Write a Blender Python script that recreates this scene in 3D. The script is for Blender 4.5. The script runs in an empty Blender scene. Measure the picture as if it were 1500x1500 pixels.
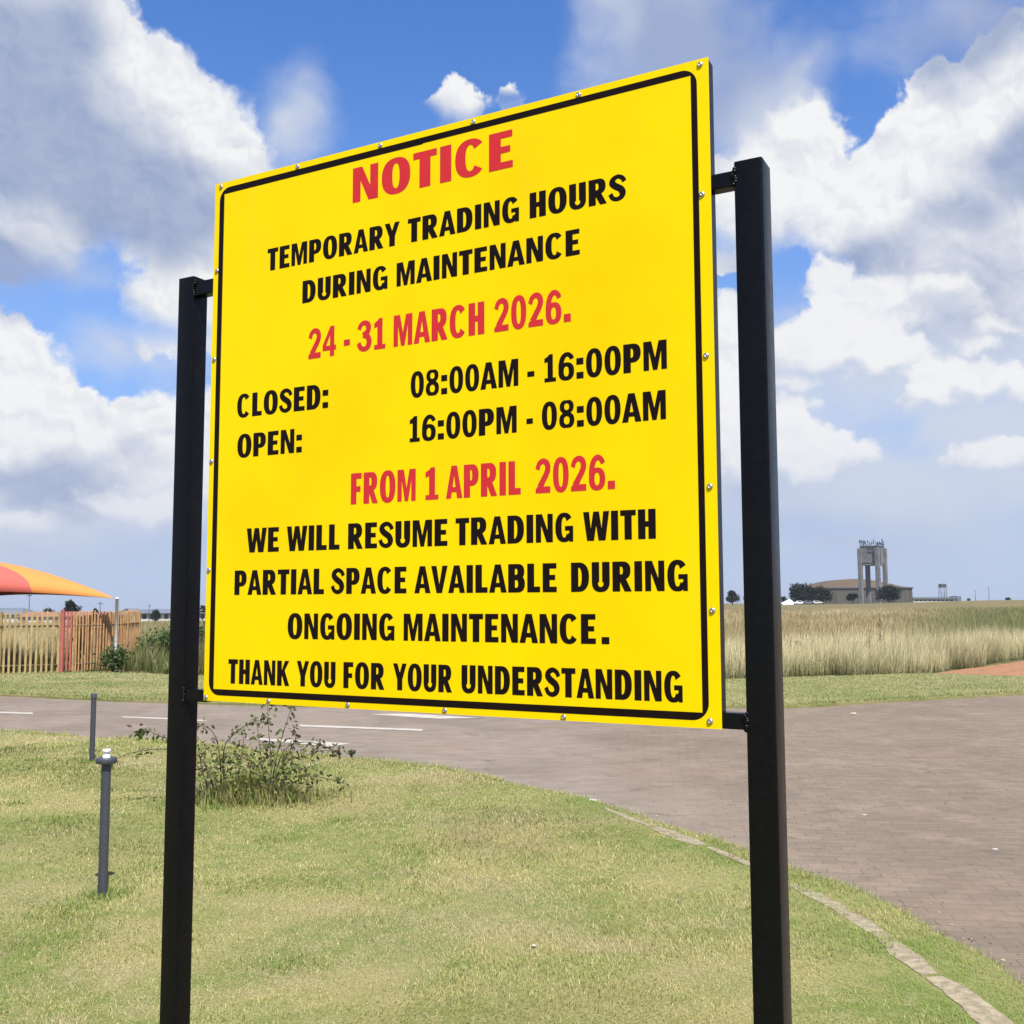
import bpy, math, random
import numpy as np
from mathutils import Vector, Matrix
from mathutils.geometry import tessellate_polygon

scene = bpy.context.scene
COL = scene.collection
R = math.radians

# ------------------------------------------------------------------ camera
EYE = 1.6
F_PX = 1514.209                         # focal length for a 1500 px wide frame
RT = np.array([0.99998960, 0.00040950, -0.00454315])
UP = np.array([0.00456157, -0.08977016, 0.99595206])
FW = np.array([0.0, 0.99596242, 0.08977109])
cam_data = bpy.data.cameras.new("camera")
cam = bpy.data.objects.new("camera", cam_data)
COL.objects.link(cam)
cam_data.sensor_width = 36.0
cam_data.lens = 36.0 * F_PX / 1500.0
cam_data.clip_start = 0.05
cam_data.clip_end = 9000.0
cam.matrix_world = Matrix(((RT[0], UP[0], -FW[0], 0), (RT[1], UP[1], -FW[1], 0), (RT[2], UP[2], -FW[2], EYE), (0, 0, 0, 1)))
scene.camera = cam

def ray(px, py):
    return RT * (px - 750) / F_PX + UP * (750 - py) / F_PX + FW

def ground(px, py, z=0.0):
    d = ray(px, py)
    t = (z - EYE) / d[2]
    return (d[0] * t, d[1] * t)

def at(px, py, y):
    d = ray(px, py)
    t = y / d[1]
    return Vector((d[0] * t, y, EYE + d[2] * t))

# ------------------------------------------------------------------ light and sky
SUN_AZ = R(20)          # east of straight behind the camera
SUN_EL = R(56)
sun_dir = Vector((math.sin(SUN_AZ) * math.cos(SUN_EL), -math.cos(SUN_AZ) * math.cos(SUN_EL), math.sin(SUN_EL)))
sun_data = bpy.data.lights.new("sun", 'SUN')
sun_data.energy = 4.8
sun_data.angle = R(0.53)
sun_data.color = (1.0, 0.955, 0.89)
sun = bpy.data.objects.new("sun", sun_data)
COL.objects.link(sun)
sun.location = sun_dir * 60
sun.rotation_euler = sun_dir.to_track_quat('Z', 'Y').to_euler()

scene.view_settings.view_transform = 'Standard'
scene.view_settings.look = 'None'
scene.view_settings.gamma = 1.0
scene.view_settings.use_curve_mapping = False
scene.view_settings.exposure = 0.63

world = bpy.data.worlds.new("World")
scene.world = world
world.use_nodes = True
WT = world.node_tree
WT.nodes.clear()

class NT:
    """small helper that writes shader node expressions"""
    def __init__(self, tree):
        self.t = tree
    def n(self, typ, **kw):
        nd = self.t.nodes.new(typ)
        for k, v in kw.items():
            setattr(nd, k, v)
        return nd
    def put(self, sock, val):
        if isinstance(val, bpy.types.NodeSocket):
            self.t.links.new(val, sock)
        elif val is not None:
            sock.default_value = val
    def m(self, op, a, b=None, c=None, clamp=False):
        nd = self.n('ShaderNodeMath', operation=op, use_clamp=clamp)
        for i, v in enumerate((a, b, c)):
            if v is not None:
                self.put(nd.inputs[i], v)
        return nd.outputs[0]
    def v(self, op, a, b=None, scale=None):
        nd = self.n('ShaderNodeVectorMath', operation=op)
        self.put(nd.inputs[0], a)
        if b is not None:
            self.put(nd.inputs[1], b)
        if scale is not None:
            self.put(nd.inputs['Scale'], scale)
        return nd.outputs['Value'] if op in ('LENGTH', 'DOT_PRODUCT') else nd.outputs[0]
    def step(self, x, lo, hi, smooth=True):
        nd = self.n('ShaderNodeMapRange', interpolation_type='SMOOTHSTEP' if smooth else 'LINEAR')
        self.put(nd.inputs[0], x)
        self.put(nd.inputs[1], lo)
        self.put(nd.inputs[2], hi)
        return nd.outputs[0]
    def noise(self, vec, scale, detail=4.0, rough=0.55, dist=0.0, typ='FBM', color=False, lac=2.0):
        nd = self.n('ShaderNodeTexNoise', noise_type=typ)
        self.put(nd.inputs['Vector'], vec)
        self.put(nd.inputs['Scale'], scale)
        nd.inputs['Detail'].default_value = detail
        nd.inputs['Roughness'].default_value = rough
        nd.inputs['Lacunarity'].default_value = lac
        nd.inputs['Distortion'].default_value = dist
        return nd.outputs[1] if color else nd.outputs[0]
    def mix(self, f, a, b):
        nd = self.n('ShaderNodeMix', data_type='RGBA')
        self.put(nd.inputs[0], f)
        for i, v in ((6, a), (7, b)):
            if isinstance(v, tuple) and len(v) == 3:
                v = v + (1.0,)
            self.put(nd.inputs[i], v)
        return nd.outputs[2]

def build_sky():
    w = NT(WT)
    out = w.n('ShaderNodeOutputWorld')
    bg = w.n('ShaderNodeBackground')
    WT.links.new(bg.outputs[0], out.inputs[0])
    sky = w.n('ShaderNodeTexSky', sky_type='NISHITA')
    sky.sun_disc = False
    sky.sun_elevation = SUN_EL
    sky.sun_rotation = math.atan2(sun_dir.x, sun_dir.y)
    sky.altitude = 1600
    sky.air_density = 1.0
    sky.dust_density = 1.4
    sky.ozone_density = 1.6
    S = 0.115
    bg.inputs[1].default_value = S
    d = w.n('ShaderNodeTexCoord').outputs['Generated']
    sx = w.n('ShaderNodeSeparateXYZ')
    WT.links.new(d, sx.inputs[0])
    az = w.m('ARCTAN2', sx.outputs[0], sx.outputs[1])
    el = w.m('ARCSINE', sx.outputs[2])
    cb = w.n('ShaderNodeCombineXYZ')
    WT.links.new(az, cb.inputs[0]); WT.links.new(el, cb.inputs[1])
    P = cb.outputs[0]

    def blob_px(px, py):
        q = ray(px, py); q = q / np.linalg.norm(q)
        return math.atan2(q[0], q[1]), math.asin(q[2])

    def wob(p, scale, amp, detail):
        nz = w.noise(p, scale, detail, 0.55, color=True)
        return w.v('SCALE', w.v('SUBTRACT', nz, (0.5, 0.5, 0.5)), scale=amp)

    warp = w.v('ADD', P, w.v('ADD', wob(P, 9.0, 0.055, 3.0), wob(P, 36.0, 0.036, 8.0)))
    soft = w.v('ADD', P, wob(P, 6.0, 0.10, 3.0))

    def field(vec, blobs, k=0.25):
        acc = None
        for (px, py, rx, ry, wt) in blobs:
            a, e = blob_px(px, py)
            q = w.v('MULTIPLY', w.v('SUBTRACT', vec, (a, e, 0)), (F_PX / rx, F_PX / ry, 0))
            f = w.m('MULTIPLY_ADD', w.v('LENGTH', q), -wt, wt)
            acc = f if acc is None else w.m('SMOOTH_MAX', acc, f, k)
        return acc

    crisp = [  # heaped clouds with hard bright edges: x, y, half width, half height, weight
        (20, 140, 215, 230, 1), (150, 215, 175, 150, 1), (185, 110, 90, 80, 1), (250, 140, 75, 70, 1), (305, 235, 105, 100, 1),
        (210, 290, 200, 100, 1), (0, 320, 160, 90, .9),
        (668, 165, 50, 46, .85), (740, 158, 32, 22, .75),
        (-20, 570, 115, 110, 1), (55, 625, 120, 85, 1), (125, 655, 105, 75, .9), (230, 650, 85, 85, .9), (300, 660, 90, 100, .8), (40, 705, 210, 95, .8),
        (265, 440, 88, 76, 1), (335, 440, 70, 90, 1),
        (1165, 205, 85, 72, 1), (1090, 300, 90, 90, 1), (1200, 300, 90, 70, 1),
        (1500, 115, 78, 92, 1), (1400, 170, 68, 72, 1), (1345, 240, 80, 76, 1), (1278, 262, 66, 62, 1), (1222, 290, 80, 72, 1), (1460, 240, 170, 140, 1),
        (1330, 335, 160, 85, 1), (1450, 350, 200, 150, 1),
        (1062, 545, 50, 120, .8),
        (560, 640, 260, 150, .8), (800, 330, 160, 90, .8),
    ]
    thin = [   # veils and wisps
        (1000, 65, 190, 150, 1), (920, 15, 110, 90, .9), (1090, 130, 110, 130, 1), (1165, 120, 80, 70, .8), (440, 170, 75, 95, .75),
        (1420, 30, 200, 90, .65), (385, 270, 80, 80, .6), (1190, 85, 50, 40, .6),
        (1390, 520, 330, 170, 1.1), (1250, 720, 420, 130, 1), (110, 740, 330, 130, 1), (1460, 640, 200, 110, 1), (1350, 735, 150, 40, .9), (1240, 805, 140, 30, .7), (1160, 600, 120, 200, .8), (180, 530, 90, 60, .55), (50, 400, 160, 60, .6), (1470, 700, 160, 90, .7), (330, 330, 80, 90, .6),
        (700, 770, 900, 90, .6), (230, 540, 160, 60, .4),
    ]
    front = [   # lower heaps, bright on top and melting into the grey below
        (1216, 432, 52, 58, 1), (1285, 450, 70, 56, .95), (1240, 480, 80, 50, .9), (1180, 515, 85, 60, 1), (1265, 535, 110, 48, 1), (1412, 566, 84, 46, 1), (1510, 560, 50, 44, .9),
        (1347, 605, 42, 34, .95), (1195, 685, 90, 50, .92), (1150, 640, 60, 60, .7), (1075, 640, 60, 90, .9), (1465, 685, 80, 40, .75), (1450, 485, 60, 36, .6), (1370, 440, 70, 40, .62),
        (20, 770, 90, 34, .62), (200, 745, 110, 40, .72), (290, 720, 70, 54, .75),
    ]
    grey = [   # shaded undersides
        (30, 150, 190, 170, 1), (170, 245, 190, 110, 1), (270, 310, 190, 90, .8), (-20, 370, 200, 80, .8), (90, 60, 90, 90, .8),
        (1510, 235, 90, 110, .9), (1430, 340, 130, 70, .50), (1440, 440, 200, 90, .50),
        (1010, 60, 190, 140, .9), (1090, 110, 90, 110, .6), (1430, 30, 200, 80, .8), (50, 690, 160, 46, .7), (200, 800, 320, 70, .5), (1200, 790, 400, 70, .5), (1110, 400, 80, 80, .35),
        (1250, 385, 160, 50, .6), (1080, 720, 100, 80, .4),
    ]
    D = field(warp, crisp, 0.18)
    puff = w.noise(warp, 24.0, 8.0, 0.60)
    lx, ly = 0.0035, 0.0065
    puff2 = w.noise(w.v('ADD', warp, (lx, ly, 0)), 26.0, 3.0, 0.45)
    puff1 = w.noise(warp, 26.0, 3.0, 0.45)
    big = w.noise(P, 9.0, 3.0, 0.5)
    body = w.m('ADD', D, w.m('MULTIPLY_ADD', puff, 0.55, -0.275))
    ragg = w.noise(P, 5.0, 2.0, 0.5)
    a1 = w.step(body, 0.02, w.m('MULTIPLY_ADD', w.step(ragg, 0.42, 0.62), 0.22, 0.12))
    # undersides thin out instead of ending in an edge
    soft_mask = w.m('ADD', field(w.v('ADD', P, (-0.004, -0.030, 0)), crisp, 0.25), w.m('MULTIPLY_ADD', w.noise(P, 16.0, 6.0, 0.6), 0.7, -0.35))
    a1 = w.m('MULTIPLY', a1, w.step(soft_mask, -0.42, 0.16))
    wisp = w.noise(w.v('MULTIPLY', soft, (1.0, 1.35, 1)), 15.0, 7.0, 0.58)
    Tt = w.m('ADD', field(soft, thin, 0.25), w.m('MULTIPLY_ADD', wisp, 0.8, -0.40))
    a2 = w.m('MULTIPLY', w.step(Tt, -0.05, 0.75), 0.86)
    # generic broken cloud outside the photographed part of the sky
    gen = w.noise(w.v('MULTIPLY', d, (1, 1, 2.2)), 3.2, 5.0, 0.55)
    outside = w.step(w.m('ABSOLUTE', az), 0.50, 0.62)
    above = w.step(el, 0.60, 0.72)
    a3 = w.m('MULTIPLY', w.step(gen, 0.44, 0.57), w.m('MAXIMUM', outside, above))
    # light on the clouds: grey where the underside is, bright on the side of the sun
    gsoft = w.v('ADD', P, w.v('ADD', wob(P, 7.0, 0.11, 2.0), wob(P, 28.0, 0.02, 3.0)))
    G = w.step(w.m('ADD', field(gsoft, grey, 0.3), w.m('MULTIPLY_ADD', big, 0.5, -0.25)), -0.05, 0.62)
    slope = w.m('MULTIPLY', w.m('SUBTRACT', puff1, puff2), 1.5)
    edge = w.m('SUBTRACT', 1.0, w.step(body, 0.10, 0.30))
    lit = w.m('ADD', w.m('MULTIPLY_ADD', G, -0.86, w.m('MULTIPLY_ADD', w.step(soft_mask, -0.25, 0.35), 0.30, 0.64)), w.m('MULTIPLY', slope, w.m('MULTIPLY_ADD', G, -0.6, 1.0)))
    lit = w.m('ADD', lit, w.m('MULTIPLY', w.m('MULTIPLY', edge, G), 0.06), clamp=True)
    k = 1.0 / S
    def lin(r, g, b):
        f = lambda c: (c / 255 / 12.92 if c < 10 else ((c / 255 + 0.055) / 1.055) ** 2.4) * k / 2 ** scene.view_settings.exposure
        return (f(r), f(g), f(b))
    ccol = w.mix(lit, lin(156, 171, 204), lin(244, 245, 246))
    veil = w.mix(G, lin(213, 219, 231), lin(166, 179, 210))
    # clear sky: the Nishita model, with the extra blue a phone gives it
    base = w.v('MULTIPLY', sky.outputs[0], (0.58, 0.89, 1.30))
    haze2 = w.m('SUBTRACT', 1.0, w.step(el, 0.0, 0.54))
    base = w.mix(w.m('MULTIPLY', haze2, 0.86), base, lin(152, 180, 224))
    c = w.mix(a2, base, veil)
    c = w.mix(a3, c, lin(205, 212, 222))
    c = w.mix(a1, c, ccol)
    fw_ = w.m('MULTIPLY_ADD', puff, 0.60, -0.30)
    bodyF = w.m('ADD', field(warp, front, 0.15), fw_)
    topF = w.m('ADD', field(w.v('ADD', warp, (-0.006, -0.017, 0)), front, 0.2), w.m('MULTIPLY', fw_, 0.8))
    aF = w.m('MULTIPLY', w.step(bodyF, 0.03, w.m('MULTIPLY_ADD', w.step(ragg, 0.40, 0.60), 0.22, 0.20)), w.step(topF, -0.32, 0.34))
    litF = w.m('ADD', w.step(topF, -0.18, 0.42), w.m('MULTIPLY', slope, 0.8), clamp=True)
    c = w.mix(w.m('MULTIPLY', aF, 0.95), c, w.mix(litF, lin(196, 206, 226), lin(244, 244, 245)))
    # milky air low over the horizon
    low = w.m('SUBTRACT', 1.0, w.step(el, -0.03, 0.20))
    c = w.mix(w.m('MULTIPLY', low, 0.78), c, lin(197, 207, 229))
    WT.links.new(c, bg.inputs[0])
    world.cycles.sampling_method = 'MANUAL'
    world.cycles.sample_map_resolution = 1024

build_sky()

# ------------------------------------------------------------------ helpers
rng = np.random.default_rng(7)
random.seed(7)

def link(name, me, parent=None):
    o = bpy.data.objects.new(name, me)
    COL.objects.link(o)
    if parent is not None:
        o.parent = parent
    return o

def tag(o, label=None, cat=None, group=None, kind=None):
    if label: o["label"] = label
    if cat: o["category"] = cat
    if group: o["group"] = group
    if kind: o["kind"] = kind
    return o

def empty(name, loc, label, cat, group=None, rotz=0.0):
    o = bpy.data.objects.new(name, None)
    o.empty_display_size = 0.2
    COL.objects.link(o)
    o.location = loc
    o.rotation_euler = (0, 0, rotz)
    return tag(o, label, cat, group)

class MB:
    """collects shapes, builds them as ONE mesh object"""
    def __init__(self):
        self.v = []; self.f = []; self.s = []
    def add(self, vs, fs, smooth=False):
        b = len(self.v)
        self.v += [tuple(p) for p in vs]
        self.f += [tuple(i + b for i in f) for f in fs]
        self.s += [smooth] * len(fs)
    def box(self, x0, x1, y0, y1, z0, z1):
        self.add([(x0, y0, z0), (x1, y0, z0), (x1, y1, z0), (x0, y1, z0), (x0, y0, z1), (x1, y0, z1), (x1, y1, z1), (x0, y1, z1)],
                 [(0, 3, 2, 1), (4, 5, 6, 7), (0, 1, 5, 4), (1, 2, 6, 5), (2, 3, 7, 6), (3, 0, 4, 7)])
    def prism(self, ring, z0, z1, smooth=False):
        n = len(ring)
        vs = [(x, y, z0) for x, y in ring] + [(x, y, z1) for x, y in ring]
        self.add(vs, [tuple(range(n - 1, -1, -1)), tuple(range(n, 2 * n))])
        self.add(vs, [(i, (i + 1) % n, n + (i + 1) % n, n + i) for i in range(n)], smooth)
    def rtube(self, x0, x1, y0, y1, z0, z1, r, n=4):
        """upright square tube with rounded corners"""
        ring = []
        for cx, cy, a0 in ((x1 - r, y1 - r, 0), (x0 + r, y1 - r, 90), (x0 + r, y0 + r, 180), (x1 - r, y0 + r, 270)):
            for i in range(n + 1):
                a = R(a0 + 90 * i / n)
                ring.append((cx + r * math.cos(a), cy + r * math.sin(a)))
        self.prism(ring, z0, z1, True)
    def lathe(self, prof, cx=0, cy=0, n=20, smooth=True):
        vs = []
        for r, z in prof:
            for i in range(n):
                a = 2 * math.pi * i / n
                vs.append((cx + r * math.cos(a), cy + r * math.sin(a), z))
        fs = []
        for k in range(len(prof) - 1):
            for i in range(n):
                j = (i + 1) % n
                fs.append((k * n + i, k * n + j, (k + 1) * n + j, (k + 1) * n + i))
        self.add(vs, fs, smooth)
        self.add(vs[-n:], [tuple(range(n))])
        self.add(vs[:n], [tuple(range(n - 1, -1, -1))])
    def tube(self, pts, radii, n=6):
        pts = [Vector(p) for p in pts]
        vs = []
        for i, p in enumerate(pts):
            t = (pts[min(i + 1, len(pts) - 1)] - pts[max(i - 1, 0)]).normalized()
            a = Vector((0, 0, 1)) if abs(t.z) < 0.9 else Vector((1, 0, 0))
            s = t.cross(a).normalized(); q = s.cross(t)
            for j in range(n):
                an = 2 * math.pi * j / n
                vs.append(p + (s * math.cos(an) + q * math.sin(an)) * radii[i])
        fs = []
        for i in range(len(pts) - 1):
            for j in range(n):
                k = (j + 1) % n
                fs.append((i * n + j, i * n + k, (i + 1) * n + k, (i + 1) * n + j))
        fs.append(tuple(range(n - 1, -1, -1))); fs.append(tuple((len(pts) - 1) * n + j for j in range(n)))
        self.add(vs, fs, True)
    def build(self, name, mat, parent=None, bevel=0.0):
        me = bpy.data.meshes.new(name)
        me.from_pydata(self.v, [], self.f)
        me.polygons.foreach_set('use_smooth', self.s)
        me.materials.append(mat)
        me.update()
        o = link(name, me, parent)
        if bevel:
            b = o.modifiers.new('bevel', 'BEVEL'); b.width = bevel; b.segments = 2; b.limit_method = 'ANGLE'
        return o

def mesh_np(name, verts, tris, mat, parent=None, col=None, smooth=False):
    """numpy mesh of triangles; col = per-vertex albedo kept in the attribute 'tint'"""
    me = bpy.data.meshes.new(name)
    nv, nt = len(verts), len(tris)
    me.vertices.add(nv); me.loops.add(nt * 3); me.polygons.add(nt)
    me.vertices.foreach_set('co', np.ascontiguousarray(verts, dtype=np.float32).ravel())
    me.loops.foreach_set('vertex_index', np.ascontiguousarray(tris, dtype=np.int32).ravel())
    me.polygons.foreach_set('loop_start', np.arange(0, nt * 3, 3, dtype=np.int32))
    me.polygons.foreach_set('loop_total', np.full(nt, 3, dtype=np.int32))
    if smooth:
        me.polygons.foreach_set('use_smooth', np.ones(nt, dtype=bool))
    if col is not None:
        at_ = me.attributes.new('tint', 'FLOAT_COLOR', 'POINT')
        c4 = np.ones((nv, 4), dtype=np.float32); c4[:, :3] = col
        at_.data.foreach_set('color', c4.ravel())
    me.materials.append(mat)
    me.update(calc_edges=True)
    return link(name, me, parent)

def inside(poly, x, y):
    p = np.asarray(poly); x = np.asarray(x); y = np.asarray(y)
    r = np.zeros(x.shape, bool)
    j = len(p) - 1
    for i in range(len(p)):
        xi, yi = p[i]; xj, yj = p[j]
        c = ((yi > y) != (yj > y)) & (x < (xj - xi) * (y - yi) / (yj - yi + 1e-12) + xi)
        r ^= c
        j = i
    return r

def dist_poly(line, x, y):
    """distance from points to a polyline"""
    best = np.full(np.shape(x), 1e9)
    for (ax, ay), (bx, by) in zip(line[:-1], line[1:]):
        dx, dy = bx - ax, by - ay
        t = np.clip(((x - ax) * dx + (y - ay) * dy) / (dx * dx + dy * dy + 1e-12), 0, 1)
        best = np.minimum(best, np.hypot(x - ax - t * dx, y - ay - t * dy))
    return best

def vnoise(x, y, seed=0):
    """smooth value noise, 0..1"""
    xi = np.floor(x).astype(np.int64); yi = np.floor(y).astype(np.int64)
    fx = x - xi; fy = y - yi
    fx = fx * fx * (3 - 2 * fx); fy = fy * fy * (3 - 2 * fy)
    def h(a, b):
        n = (a * 374761393 + b * 668265263 + seed * 1442695041) & 0x7fffffff
        n = ((n ^ (n >> 13)) * 1274126177) & 0x7fffffff
        return ((n ^ (n >> 16)) & 0xffff) / 65535.0
    return (h(xi, yi) * (1 - fx) + h(xi + 1, yi) * fx) * (1 - fy) + (h(xi, yi + 1) * (1 - fx) + h(xi + 1, yi + 1) * fx) * fy

def fbm(x, y, seed=0, oct=4):
    s = 0; a = 0.5; t = 0
    for i in range(oct):
        s = s + a * vnoise(x * 2 ** i, y * 2 ** i, seed + i * 17); t += a; a *= 0.5
    return s / t

# ------------------------------------------------------------------ materials
def mat_new(name):
    m = bpy.data.materials.new(name); m.use_nodes = True
    nt = m.node_tree
    return m, NT(nt), nt.nodes['Principled BSDF']

def paint(name, col, rough=0.5, var=0.08, scale=40.0, bump=0.0, metal=0.0, spec=0.5, dirt=None):
    m, w, b = mat_new(name)
    p = w.n('ShaderNodeTexCoord').outputs['Object']
    nz = w.noise(p, scale, 5.0, 0.6)
    f = w.step(nz, 0.3, 0.7)
    lo = tuple(c * (1 - var) for c in col); hi = tuple(min(1, c * (1 + var)) for c in col)
    c = w.mix(f, lo, hi)
    if dirt:
        nd = w.noise(p, dirt[1], 6.0, 0.65)
        c = w.mix(w.m('MULTIPLY', w.step(nd, 0.5, 0.72), dirt[2]), c, dirt[0])
    w.put(b.inputs['Base Color'], c)
    w.put(b.inputs['Roughness'], w.m('MULTIPLY_ADD', nz, 0.2, rough - 0.1))
    b.inputs['Metallic'].default_value = metal
    b.inputs['Specular IOR Level'].default_value = spec
    if bump:
        bp = w.n('ShaderNodeBump'); bp.inputs['Strength'].default_value = bump; bp.inputs['Distance'].default_value = 0.01
        w.put(bp.inputs['Height'], nz); w.put(b.inputs['Normal'], bp.outputs[0])
    return m

def leafy(name, rough=0.6, trans=0.35, spec=0.25):
    """foliage and grass: albedo from the 'tint' attribute, some light passes through"""
    m, w, b = mat_new(name)
    a = w.n('ShaderNodeAttribute', attribute_name='tint')
    w.put(b.inputs['Base Color'], a.outputs['Color'])
    b.inputs['Roughness'].default_value = rough
    b.inputs['Specular IOR Level'].default_value = spec
    t = w.n('ShaderNodeBsdfTranslucent')
    w.put(t.inputs[0], a.outputs['Color'])
    mx = w.n('ShaderNodeMixShader'); mx.inputs[0].default_value = trans
    w.t.links.new(b.outputs[0], mx.inputs[1]); w.t.links.new(t.outputs[0], mx.inputs[2])
    w.t.links.new(mx.outputs[0], m.node_tree.nodes['Material Output'].inputs[0])
    return m

M_GRASS = leafy('grass_blades', 0.65, 0.30)
M_LEAF = leafy('leaves', 0.5, 0.30)
M_BARK = paint('bark', (0.10, 0.075, 0.055), 0.9, 0.3, 20, 0.6)
M_POST = paint('black_gloss_paint', (0.0032, 0.0032, 0.0042), 0.30, 0.25, 60, 0.01, spec=0.16, dirt=((0.012, 0.011, 0.010), 9.0, 0.15))
M_POLE = paint('charcoal_powder_coat', (0.042, 0.047, 0.058), 0.5, 0.15, 80)
M_RIVET = paint('rivet_steel', (0.46, 0.45, 0.43), 0.34, 0.2, 300, metal=0.9)
M_WHITE = paint('white_paint', (0.75, 0.76, 0.78), 0.5, 0.05, 30)
M_BLACKV = paint('black_vinyl', (0.0085, 0.0040, 0.0034), 0.42, 0.1, 20, spec=0.10)
M_REDV = paint('red_vinyl', (0.53, 0.028, 0.034), 0.42, 0.04, 20, spec=0.10)

def yellow_vinyl():
    m, w, b = mat_new('yellow_vinyl')
    p = w.n('ShaderNodeTexCoord').outputs['Object']
    nz = w.noise(p, 3.0, 3.0, 0.5)
    fine = w.noise(p, 90.0, 3.0, 0.5)
    soft_mask = w.noise(p, 2.1, 4.0, 0.55)
    c = w.mix(w.step(soft_mask, 0.28, 0.62), (0.76, 0.525, 0.0), (0.83, 0.595, 0.0))  # soft shading and sheen of the buckled sheet, put into the yellow
    streak = w.noise(w.v('MULTIPLY', p, (16.0, 1.0, 0.9)), 1.6, 5.0, 0.65)
    c = w.mix(w.m('MULTIPLY', w.step(streak, 0.52, 0.75), 0.05), c, (0.55, 0.42, 0.10))
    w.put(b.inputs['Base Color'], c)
    b.inputs['Roughness'].default_value = 0.38
    b.inputs['Specular IOR Level'].default_value = 0.08
    bp = w.n('ShaderNodeBump'); bp.inputs['Strength'].default_value = 0.12; bp.inputs['Distance'].default_value = 0.01
    w.put(bp.inputs['Height'], w.m('ADD', w.m('MULTIPLY', nz, 1.0), w.m('MULTIPLY', fine, 0.01)))
    w.put(b.inputs['Normal'], bp.outputs[0])
    return m
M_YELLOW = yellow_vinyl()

# ------------------------------------------------------------------ terrain
def smooth(x, a, b):
    t = np.clip((x - a) / (b - a), 0, 1)
    return t * t * (3 - 2 * t)

def terrain(x, y):
    """height of the open ground: flat here, falling away to the left and rising a little to the right"""
    x = np.asarray(x, float); y = np.asarray(y, float)
    s = np.clip(x / np.maximum(y, 1.0), -0.6, 0.8)
    far = smooth(y, 45, 260) * (s < 0) + smooth(y, 120, 400) * (s >= 0)
    g = far * np.interp(s, [-0.42, -0.25, 0.0, 0.20, 0.34, 0.46], [-2.7, -2.2, 0.2, 1.1, 1.6, 2.75])
    g = g + np.clip(y - 480, 0, 1200) * 0.0021 * smooth(s, -0.05, 0.35) - np.clip(y - 300, 0, 6000) * 0.0042 * smooth(-s, 0.0, 0.2)
    g = g + 0.10 * (fbm(x / 14.0, y / 14.0, 5, 3) - 0.5) * smooth(y, 26, 40)
    return -0.055 + g

ROAD_NEAR = [(-60, 38.0), (-30, 24.5), (-15, 17.4), (-6.63, 13.56), (-4.17, 12.53), (-1.83, 11.23), (-0.41, 10.19), (0.66, 8.59),
             (1.36, 7.30), (1.70, 6.53), (1.93, 5.88), (2.08, 5.27), (2.14, 4.51), (2.10, 3.4), (1.9, 2.0), (1.4, -2.0), (1.0, -14.0)]
ROAD_FAR = [(-60, 46.0), (-30, 30.0), (-9.5, 19.36), (-5.9, 17.69), (-1.5, 16.55), (1.2, 16.35), (3.41, 16.6), (4.31, 16.45), (5.11, 16.75), (6.52, 17.55), (9.12, 18.66),
            (13.0, 20.2), (22, 23.5), (50, 34)]
LAWN_BACK = [(-60, 54.0), (-30, 36), (-13.5, 25.6), (-11, 26.3), (-9, 25.2), (-7, 24.2), (-2, 22.8), (3, 22.3), (4.6, 22.36), (7.8, 23.44), (9.73, 24.15), (10.6, 23.0), (13, 22.7), (22, 26.0), (50, 37)]
DIRT_BACK = [(9.4, 23.9), (9.9, 24.35), (12.0, 26.6), (14.2, 29.0), (20, 33.0), (50, 52)]

def resample(line, step):
    out = []
    for (ax, ay), (bx, by) in zip(line[:-1], line[1:]):
        n = max(1, int(math.hypot(bx - ax, by - ay) / step))
        for i in range(n):
            out.append((ax + (bx - ax) * i / n, ay + (by - ay) * i / n))
    out.append(line[-1])
    return out

def smoothline(line, it=2):
    for _ in range(it):
        o = [line[0]]
        for a, b in zip(line[:-1], line[1:]):
            o.append((0.75 * a[0] + 0.25 * b[0], 0.75 * a[1] + 0.25 * b[1]))
            o.append((0.25 * a[0] + 0.75 * b[0], 0.25 * a[1] + 0.75 * b[1]))
        o.append(line[-1]); line = o
    return line

def ragged(line, amp, scale, seed):
    line = np.array(resample(line, 0.22))
    d = np.gradient(line, axis=0); n = np.stack([-d[:, 1], d[:, 0]], 1); n /= np.linalg.norm(n, axis=1)[:, None] + 1e-9
    k = (fbm(line[:, 0] * scale, line[:, 1] * scale, seed, 3) - 0.5) * 2 * amp
    return [tuple(p) for p in line + n * k[:, None]]

ROAD_NEAR_S = smoothline(ROAD_NEAR)
ROAD_FAR_S = smoothline(ROAD_FAR)
NEAR_EDGE = ragged(ROAD_NEAR_S, 0.07, 2.5, 3)
FAR_EDGE = ragged(ROAD_FAR_S, 0.10, 1.2, 9)
LAWN_BACK_S = smoothline(LAWN_BACK)

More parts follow.
